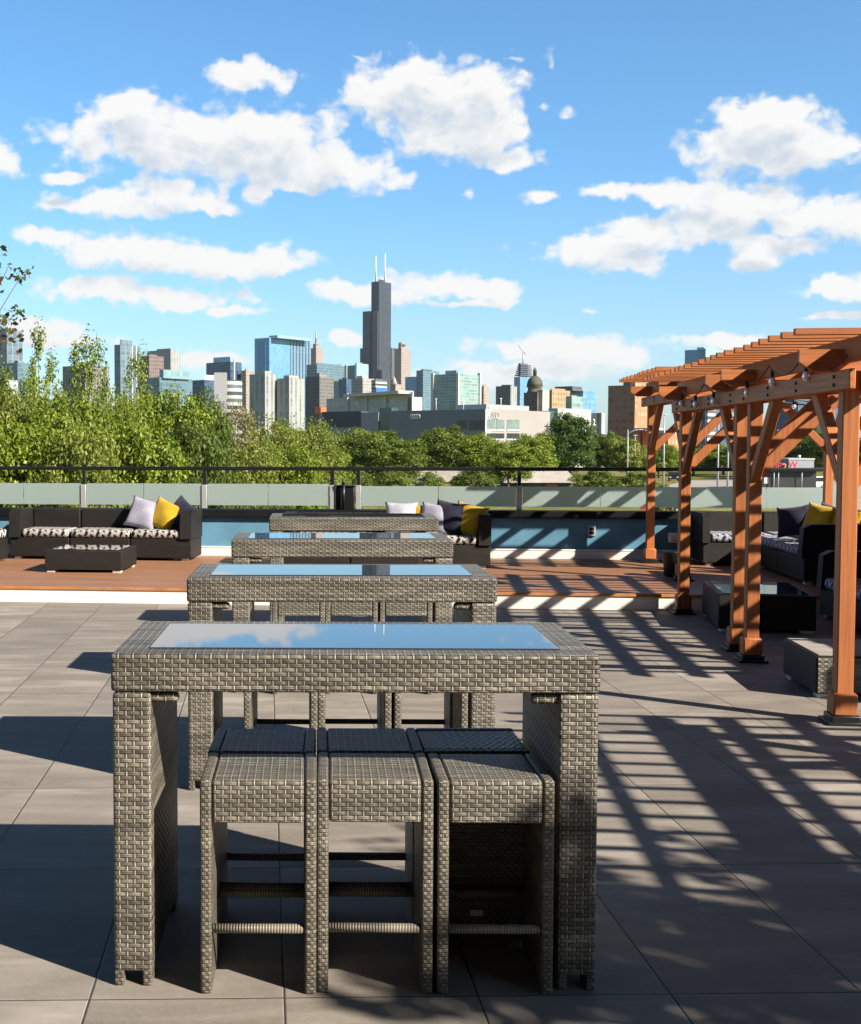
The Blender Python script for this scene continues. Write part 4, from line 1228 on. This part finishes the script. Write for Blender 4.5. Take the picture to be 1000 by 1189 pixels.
# tower under construction with crane
b = Bld('unfinished_tower', 'blue glass tower under construction with crane on top', 603, 2400)
b.box('facade', F_blue, 596, 617, 437.5)
M_frame = plain('bare_steel_frame', (.07, .085, .115), .7, 0, .3, .3, .2)
for q in range(6):
    zz = b.z(437.3) + q * 3.9
    b.raw('bare_floor', M_frame, -1 + (q % 2) * 1.5, b.r(617) - q * 1.1 - (q % 3), -1, b.l(597) - q * 1.3, zz + 1.4, zz + 3.9)
b.raw('core', M_frame, 2.5, b.r(613), 2.5, b.l(600), b.z(437), b.z(421.5))
cxx, cyy = b.r(612) * .5, b.l(600) * .5
g = MB(); g.tube([(cxx, cyy, b.z(423)), (cxx, cyy, b.z(408.5))], 1.2, 6); g.build('crane_mast', M_steel, b.root)
g = MB(); dxp = -6 / F * 2400
g.tube([(cxx + 5 * SA, cyy - 5 * CA, b.z(411)), (cxx + dxp * SA, cyy - dxp * CA, b.z(400))], [1.1, .5], 5); g.build('crane_jib', M_steel, b.root)
# domed hall
D = 640
t = thing('domed_church', 'old church tower with dark weathered dome and lantern', 'church', (kx(620) * D, D, GROUND), R(-42), 'city buildings on the skyline')
u = D / F
zz = lambda py: zt(py, D) - GROUND
g = MB(); g.box(-9 * u, 9 * u, -9 * u, 9 * u, 0, zz(456)); g.build('tower_body', M_dstone, t)
g = MB(); g.lathe([(8.6 * u, zz(456)), (9.4 * u, zz(455)), (8.2 * u, zz(454)), (8.0 * u, zz(450)), (9.8 * u, zz(449))], 16); g.build('drum', M_dstone, t)
g = MB(); g.lathe([(9.3 * u, zz(449)), (9.2 * u, zz(446)), (8.2 * u, zz(442)), (5.9 * u, zz(438.6)), (2.6 * u, zz(436.6))], 16); g.build('dome', M_dome, t)
g = MB(); g.lathe([(2.2 * u, zz(436.6)), (2.0 * u, zz(432)), (2.6 * u, zz(431.5)), (1.4 * u, zz(428.5)), (.4 * u, zz(427)), (.15 * u, zz(425.5))], 10); g.build('lantern', M_dome, t)
for k in range(4):
    g = MB(); g.box(-2.2 * u, 2.2 * u, -9.5 * u, -9.0 * u, zz(470), zz(459), 0, M=Mx(rz=k * PI / 2)); g.build('arched_window', M_dglass, t)
g = MB(); g.box(9 * u, 14 * u, -6 * u, 9 * u, 0, zz(453)); g.build('pale_annex', M_lst, t)
b = Bld('brick_block', 'tan and orange brick block right of the church dome', 640, 760)
b.box('facade', F_tan, 631, 661, 452.5); b.box('penthouse', F_obrick, 636, 658, 450.5, 453, 1)
b = Bld('residential_block', 'pale green glass flats between tan block and blue glass', 663, 740)
b.box('facade', F_green, 656, 676, 460); b.box('penthouse', F_grey, 659, 672, 458.5, 461, 1)
b = Bld('glass_block', 'blue glass office block with rounded right end', 676, 900)
b.box('facade', F_blue, 655, 690, 453.5); b.box('penthouse', F_greyd, 650, 668, 449, 454, 2)
g = MB(); g.lathe([(8 / F * 900, 0), (8 / F * 900, b.z(458)), (7.6 / F * 900, b.z(457))], 20, Mx((b.r(692), 6, 0))); g.build('round_end', F_blue, b.root)
# white condo terrace behind the showroom
b = Bld('condo_block', 'long white low condominium with balconies behind the showroom', 478, 520, al=R(62))
b.box('facade', F_white, 379, 478.2, 456.5); b.box('penthouse', M_wht, 408, 470, 453.5, 457, 2)
b.box('stepped_wing', M_wht, 473, 490, 461, xc=478); b.box('upper_wing', M_wht, 465, 484, 454.5, 461, 1)
for px in (404, 426, 448):
    y = b.l(px); b.raw('pier', M_wht, -.8, 0, y - .8, y + .8, 0, b.z(456.2, y * .8))
# the car showroom
D = 330
b = Bld('car_showroom', 'large low showroom with dark left wall and pale right wall', 563, D)
H0 = b.z(475)
LW = b.l(452)
b.raw('dark_wall', M_showd, 0, 3, .0, LW, 0, H0)  # darker panel colour carries the shade on this wall
b.raw('green_glazing', M_gglass, 1.0, 4, LW + .02, b.l(452 - 14), 0, H0 + 1.0)
b.raw('grey_wing', plain('showroom_grey_wing', (.20, .21, .225), .6, 0, .4, .1, .15), .5, 4, b.l(452 - 14) + .02, b.l(418), 0, H0 - .3)
b.raw('black_wing', plain('showroom_black_wing', (.045, .048, .055), .5, 0, .4, .2, .1), .5, 4, b.l(418) + .02, b.l(372), b.z(494), H0 + .2)
b.raw('teal_glazing', M_pglass, .9, 4, b.l(418) + .02, b.l(370), 0, b.z(494) - .02)
x1 = b.r(638); x2 = b.r(647); x3 = b.r(685.5); x4 = b.r(696.8); x5 = b.r(700.5)
b.raw('pale_wall', M_shown, 3.01, x1, 0, 3, 0, H0)  # paler panel colour carries the sun on this wall
g = MB(); g.box(0.0, 3.0, -.06, 0, 0, H0); g.build('corner_pier', M_wht, b.root)
b.raw('green_slot', M_gglass, x1 + .01, x2, .8, 3, 0, H0 + .3)
b.raw('pale_wall', M_wht, x2 + .01, x3, 0, 3, 0, H0 + 1.1)
b.raw('dark_slot', M_dglass, x3 + .01, x4, .5, 3, 0, H0 + .2)
b.raw('end_pier', M_wht, x4 + .01, x5, -.3, 3, 0, H0 + .3)
b.raw('roof', M_showd, 3.01, x5 - .5, 3.01, LW - .2, 0, H0 - .6)
b.raw('roof_plant', M_steel, b.r(583), b.r(632), 5, 14, H0 - .5, H0 + 1.6)
for a0, a1, y0, y1, mm in ((564.5, 574.5, 487, 498, M_pglass), (575.5, 585, 487, 498, M_pglass), (588, 602.5, 487, 498, M_pglass), (564.5, 585, 503, 509, M_dglass), (588, 602.5, 503, 509, M_dglass)):
    xa, xb = b.r(a0), b.r(a1)
    w_ = b.raw('window', mm, xa, xb, -.09, -.062, b.z(y1, xa * .7), b.z(y0, xa * .7))
    b.raw('sill', M_wht, xa - .1, xb + .1, -.2, -.095, b.z(y1, xa * .7) - .5, b.z(y1, xa * .7) - .05, parent=w_)
for a0, a1, y0, y1, mm in ((530, 542, 488, 498, M_dglass), (545, 561.5, 488, 499, M_dglass), (542, 562, 500.5, 503, M_pglass)):
    ya, yb = b.l(a1), b.l(a0)
    b.raw('window', mm, -.06, -.003, ya, yb, b.z(y1, ya * .6), b.z(y0, ya * .6))
# four linked rings on both walls
def rings(m_, place, rad, thick):
    g = MB()
    for k in range(4):
        pts = [place(k * rad * 1.42 + rad * math.cos(q * PI / 9), rad * math.sin(q * PI / 9)) for q in range(19)]
        g.tube(pts, thick, 5, cap=False)
    return g.build('ring_emblem', m_, b.root)
rings(M_steel, lambda x, z: (b.r(567.8) + x, -.16, b.z(482.5, 2) + z), .86, .09)
rings(M_wsteel, lambda x, z: (-.16, b.l(478) - x, b.z(483.6, b.l(478) * .6) + z), .52, .08)
def text_part(name, s, size, m_, parent, M, ext=.05):
    cu = bpy.data.curves.new(name, 'FONT'); cu.body = s; cu.size = size; cu.extrude = ext; cu.materials.append(m_)
    tmp = bpy.data.objects.new('text_source', cu); COL.objects.link(tmp)
    bpy.context.view_layer.update()
    me = bpy.data.meshes.new_from_object(tmp.evaluated_get(bpy.context.evaluated_depsgraph_get()))
    bpy.data.objects.remove(tmp)
    o = bpy.data.objects.new(name, me); COL.objects.link(o); o.parent = parent; o.matrix_local = M
    return o
text_part('figure_sign', '2.', 2.7, M_wsteel, b.root, Mx((x3 + 2.2, .42, b.z(493.5, x3 * .7))) @ Matrix.Rotation(R(90), 4, 'X'))
for px in (506, 538, 583):
    y = b.l(px) if px < 563 else 0; x = b.r(px) if px > 563 else .6
    tt = tuple((b.root.matrix_basis if False else Matrix.Translation(b.root.location) @ Matrix.Rotation(PI / 2 - b.al, 4, 'Z')) @ Vector((x + 1.2, y + 1.2, H0 - .6)))
    fp = thing('roof_pole', 'thin white lamp pole on the showroom roof, ' + {506: 'left one on the dark side', 538: 'middle one on the dark side', 583: 'right one above the pale wall'}[px], 'pole', tt, 0, 'lamp poles on the showroom roof')
    g = MB(); g.tube([(0, 0, 0), (0, 0, 3.6)], .075, 6); g.build('pole', M_wsteel, fp)
    g = MB(); g.box(-.3, .3, -.15, .15, 3.6, 3.75); g.build('lamp_head', M_wsteel, fp)
# brick apartment tower behind the pergola
b = Bld('brick_tower', 'brown brick apartment tower with side painted sunlit orange behind the far pergola', 736, 560)
b.box('facade', F_brick, 705, 736.3, 447); b.box('painted_sunlit_face', F_obrick, 730, 752, 443.5, xc=736.1); b.box('penthouse', F_brick, 717, 741, 438, 448, 1.5)  # right face in orange brick: sunlight put into the colour
b.raw('low_wing', M_redb, b.r(743), b.r(753), -6, -1, 0, b.z(500))
b.raw('low_roof', M_wht, -3, b.r(748), -9, -1, b.z(499.5), b.z(497))
b = Bld('glass_tower', 'blue and pale glass tower rising behind the pergola roof', 817, 1500)
b.box('facade', F_blue, 793, 817.2, 405.5); b.box('pale_face', F_bluep, 810, 843, 404.5, xc=817); b.box('penthouse', F_bluep, 803, 835, 402.7, 406, 3)
b = Bld('office_block', 'dark glass block with white bands seen through the pergola', 818, 700)
b.box('facade', F_navy, 796, 845, 468); b.box('banded_bay', F_band, 815, 828, 470, xc=818.5, y0=-1); b.box('penthouse', F_greyd, 805, 835, 465, 469, 1)
b = Bld('brick_block', 'low red and white block behind the lamp pole', 775, 480)
b.box('facade', F_obrick, 752, 793, 503); b.box('penthouse', M_wht, 755, 792, 499.5, 503.5, .2)
b = Bld('office_block', 'dark block behind the nearest pergola roof', 925, 420)
b.box('facade', F_navy, 895, 975, 466); b.box('penthouse', F_greyd, 905, 960, 462, 467, 1); b.raw('white_wing', M_wht, b.r(940), b.r(953), -5, -1, 0, b.z(487))
# ------------------------------------------------------------------ things on the open land
M_asph = plain('pale_asphalt', (.30, .28, .26), .9, 0, .15, .12, .3)
rp = [gp(x, y, GROUND) for x, y in ((735, 573), (778, 563), (800, 558), (870, 557.5), (935, 558), (1090, 560), (1150, 590), (1000, 592), (860, 590), (800, 580))]
g = MB(); g.prism(rp, GROUND + .004, GROUND + .03)
tag(g.build('road', M_asph), 'pale asphalt road and forecourt', kind='structure')

# shed and ruined wall
M_shroof = plain('weathered_roof_boards', (.36, .33, .30), .85, 0, .2, .15, .6)
D = 205
x0, x1 = kx(585) * D, kx(669) * D
sh = thing('shed', 'low grey roofed shed beyond the railing', 'shed', (x0, D, GROUND), 0)
W = x1 - x0
zr0, zr1 = zt(559.5, D) - GROUND, zt(546, D + 4) - GROUND
g = MB(); g.box(.5, W - .5, 1.2, 6.5, 0, zr0); g.build('wall', plain('dark_shed_wall', (.05, .04, .035), .9), sh)
g = MB(); g.prism([(0, zr0 - .15), (7.5, zr1 + .0), (7.5, zr1 + .2), (0, zr0 + .05)], 0, W, Matrix(((0, 0, 1, 0), (1, 0, 0, 0), (0, 1, 0, 0), (0, 0, 0, 1)))); g.build('roof', M_shroof, sh)
for f0 in (.38, .6):
    g = MB(); g.box(W * f0, W * (f0 + .17), 1.12, 1.196, .35, zr0 - .5); g.build('window', M_gglass if f0 < .5 else M_redb, sh)
D = 190
x0, x1 = kx(484) * D, kx(540) * D
ru = thing('ruined_wall', 'broken pale concrete wall among the shrubs', 'ruin', (x0, D, GROUND), 0)
W = x1 - x0; hz = zt(546, D) - GROUND
g = MB(); g.prism([(0, 0), (W * .2, 0), (W * .22, hz * .55), (W * .5, hz * .72), (W * .62, hz * .45), (W * .85, hz * .6), (W * .9, 0), (W, 0), (W, hz * .9), (W * .8, hz), (W * .1, hz * .97), (0, hz * .8)], 0, .5, Matrix(((1, 0, 0, 0), (0, 0, -1, .5), (0, 1, 0, 0), (0, 0, 0, 1)))); g.build('wall_slab', M_concrete, ru)
g = MB(); g.box(0, W, .52, 2.5, hz * .9, hz * .98); g.build('roof_slab', M_shroof, ru)

# low building with red sign on the right
D = 200
x0, x1 = kx(878) * D, kx(948) * D
sb = thing('roadside_shop', 'dark fronted roadside shop with red lettering on its roof', 'shop', (x0, D, GROUND), 0)
W = x1 - x0; zf = zt(545.5, D) - GROUND
g = MB(); g.box(0, W, 0, 10, 0, zf); g.build('wall', plain('dark_shop_front', (.02, .019, .018), .5, 0, .4, .4, .5), sb)
g = MB(); g.box(W * .58, W * 1.0, 1.0, 9, zf, zt(534, D) - GROUND); rf = g.build('roof_room', plain('grey_roof_room', (.25, .27, .30), .7), sb)
g = MB(); g.box(W * .57, W * 1.01, .9, 9.1, zt(534, D) - GROUND + .002, zt(533, D) - GROUND + .1); g.build('roof_edge', M_wht, rf)
g = MB(); g.tube([(W * .83, 3, zt(533, D) - GROUND), (W * .83, 3, zt(528.5, D) - GROUND)], .3, 8); g.build('vent', M_steel, rf)
M_red = plain('red_sign_letters', (.62, .02, .045), .5); M_org = plain('orange_sign_letters', (.75, .28, .02), .5)
text_part('sign_lettering', 'DUP', 1.5, M_red, sb, Mx((1.05, -.1, zf + .12)) @ Matrix.Rotation(R(90), 4, 'X'), .12)
text_part('sign_lettering', '2', 1.5, M_org, sb, Mx((3.95, -.25, zf - .02)) @ Matrix.Rotation(R(90), 4, 'X'), .12)
text_part('sign_lettering', 'W', 1.4, M_red, sb, Mx((5.0, -.1, zf + .35)) @ Matrix.Rotation(R(90), 4, 'X'), .12)
g = MB(); g.box(1.25, 1.95, -.06, -.005, zf * .3, zf * .62); g.build('poster', M_wht, sb)
for xx in (2.6, 3.3, 7.0):
    g = MB(); g.tube([(xx, -.6, 0), (xx, -.6, zf)], .08, 6); g.build('column', M_steel, sb)
g = MB(); g.box(-.3, W + .2, -.9, -.005, zf - .25, zf + .02); g.build('canopy', M_black, sb)

def car(name, label, cat, px, py, rz, m_, L=4.6, W=1.85, H=1.7, group=None):
    x, y = gp(px, py, GROUND)
    t = thing(name, label, cat, (x, y, GROUND + .03), rz, group)
    g = MB()
    prof = [(-L / 2, .35), (-L / 2 + .05, .95), (-L / 2 + .25, 1.0), (-L / 2 + .55, H - .05), (-L / 2 + .9, H), (.35, H), (.95, 1.05), (L / 2 - .2, .92), (L / 2, .7), (L / 2, .35)]
    g.prism([(a, z) for a, z in prof], -W / 2, W / 2, Matrix(((1, 0, 0, 0), (0, 0, -1, 0), (0, 1, 0, 0), (0, 0, 0, 1))))
    g.build('body', m_, t)
    for sy in (-1, 1):
        g = MB(); g.prism([(-L / 2 + .42, 1.05), (-L / 2 + .68, H - .14), (.25, H - .14), (.75, 1.08)], 0, .02, Matrix(((1, 0, 0, 0), (0, 0, -1, sy * (W / 2 + .002) + (.02 if sy > 0 else 0)), (0, 1, 0, 0), (0, 0, 0, 1)))); g.build('side_window', M_dglass, t)
        for xx in (-L / 2 + .85, L / 2 - .85):
            g = MB(); g.tube([(xx, sy * (W / 2 - .2), .34), (xx, sy * (W / 2 + .02), .34)], .34, 14); w_ = g.build('wheel', M_black, t)
            g = MB(); g.tube([(xx, sy * (W / 2 + .0), .34), (xx, sy * (W / 2 + .03), .34)], .2, 10); g.build('rim', M_alu, w_)
        g = MB(); g.box(L / 2 - .08, L / 2 + .015, sy * W * .36 - .2, sy * W * .36 + .2, .68, .84, .03); g.build('headlight', M_foot, t)
    g = MB(); g.prism([(.40, H - .08), (.90, 1.1), (.93, 1.1), (.43, H - .08)], -W / 2 + .12, W / 2 - .12, Matrix(((1, 0, 0, 0), (0, 0, -1, 0), (0, 1, 0, .012), (0, 0, 0, 1)))); g.build('windscreen', M_dglass, t)
    return t
M_carb = plain('black_car_paint', (.012, .013, .016), .2, 0, .6, .1, 2)
M_carw = plain('white_car_paint', (.75, .74, .72), .25, 0, .5, .03, 2)
M_carr = plain('red_car_paint', (.5, .02, .03), .25, 0, .5, .05, 2)
car('parked_suv', 'black car on the pale road between the pergola posts', 'car', 782, 558.5, R(-105), M_carb)
car('white_van', 'small white van before the dark shop', 'van', 943, 567, R(-150), M_carw, 4.6, 1.9, 1.9)
car('red_car', 'red car half hidden behind the frosted glass by the pergola', 'car', 770, 596, R(-10), M_carr, 4.4, 1.8, 1.5)

def lamp(label, px, pbase, ptop, D, arm=0, thick=.12):
    t = thing('street_lamp', label, 'street lamp', (kx(px) * D, D, GROUND), 0, 'tall lamp poles by the road')
    H = zt(ptop, D) - GROUND
    g = MB(); g.tube([(0, 0, 0), (0, 0, H * .5), (0, 0, H)], [thick * 1.4, thick * 1.1, thick * .8], 8); g.build('pole', M_steel, t)
    if arm:
        n = abs(arm)
        g = MB(); g.tube([(0, 0, H - .9), (arm * .3, 0, H - .35), (arm * .65, 0, H - .05), (arm, 0, H)], thick * .5, 6); a = g.build('arm', M_steel, t)
        g = MB(); g.box(arm - .1 if arm > 0 else arm - .7, arm + .7 if arm > 0 else arm + .1, -.16, .16, H - .06, H + .1, .03); g.build('lamp_head', M_steel, t)
    else:
        g = MB(); g.box(-.4, .4, -.18, .18, H, H + .16, .03); g.build('lamp_head', M_steel, t)
    return t
lamp('curved arm street lamp left of the far pergola post', 728.5, 570, 499, 230, 2.0)
lamp('short lamp pole right of the curved street lamp', 737, 570, 506, 250)
lamp('tall straight lamp pole between the first pergola posts', 770.5, 566, 482, 200)
lamp('dark green tall pole left of the paired tall pole', 833.5, 566, 490, 190)
lamp('tall pale pole just left of the middle pergola posts', 845, 570, 482, 185)
lamp('slim pole seen under the pergola beside the red sign', 904, 566, 500, 205)

# ------------------------------------------------------------------ air
hm = bpy.data.materials.new('haze_air'); hm.use_nodes = True
hm.node_tree.nodes.clear()
HN = NT(hm.node_tree)
pv = HN.new('ShaderNodeVolumePrincipled'); pv.inputs['Color'].default_value = (.80, .90, 1.0, 1); pv.inputs['Density'].default_value = 2.2e-5; pv.inputs['Anisotropy'].default_value = .2
ho = HN.new('ShaderNodeOutputMaterial'); hm.node_tree.links.new(pv.outputs[0], ho.inputs['Volume'])
g = MB(); g.box(-6050, 6050, -3050, 9050, GROUND - 1.5, 640)
tag(g.build('haze', hm), 'thin summer haze over the city', kind='stuff')

# ------------------------------------------------------------------ camera, render
cd = bpy.data.cameras.new('camera'); cam = bpy.data.objects.new('camera', cd); COL.objects.link(cam)
cam.location = (0, 0, EYE); cam.rotation_euler = (R(90) - PITCH, 0, 0)
cd.sensor_fit = 'AUTO'; cd.sensor_width = 36.0
cd.lens = F / 1189 * 36.0
cd.shift_x = (500 - CX) / 1189; cd.shift_y = (CY - 594.5) / 1189
cd.clip_start = .05; cd.clip_end = 20000
scene.camera = cam
scene.view_settings.view_transform = 'Standard'
scene.view_settings.look = 'None'
scene.view_settings.exposure = EXPO
scene.view_settings.gamma = 1.0
scene.cycles.max_bounces = 6
scene.cycles.diffuse_bounces = 3
scene.cycles.use_denoising = True
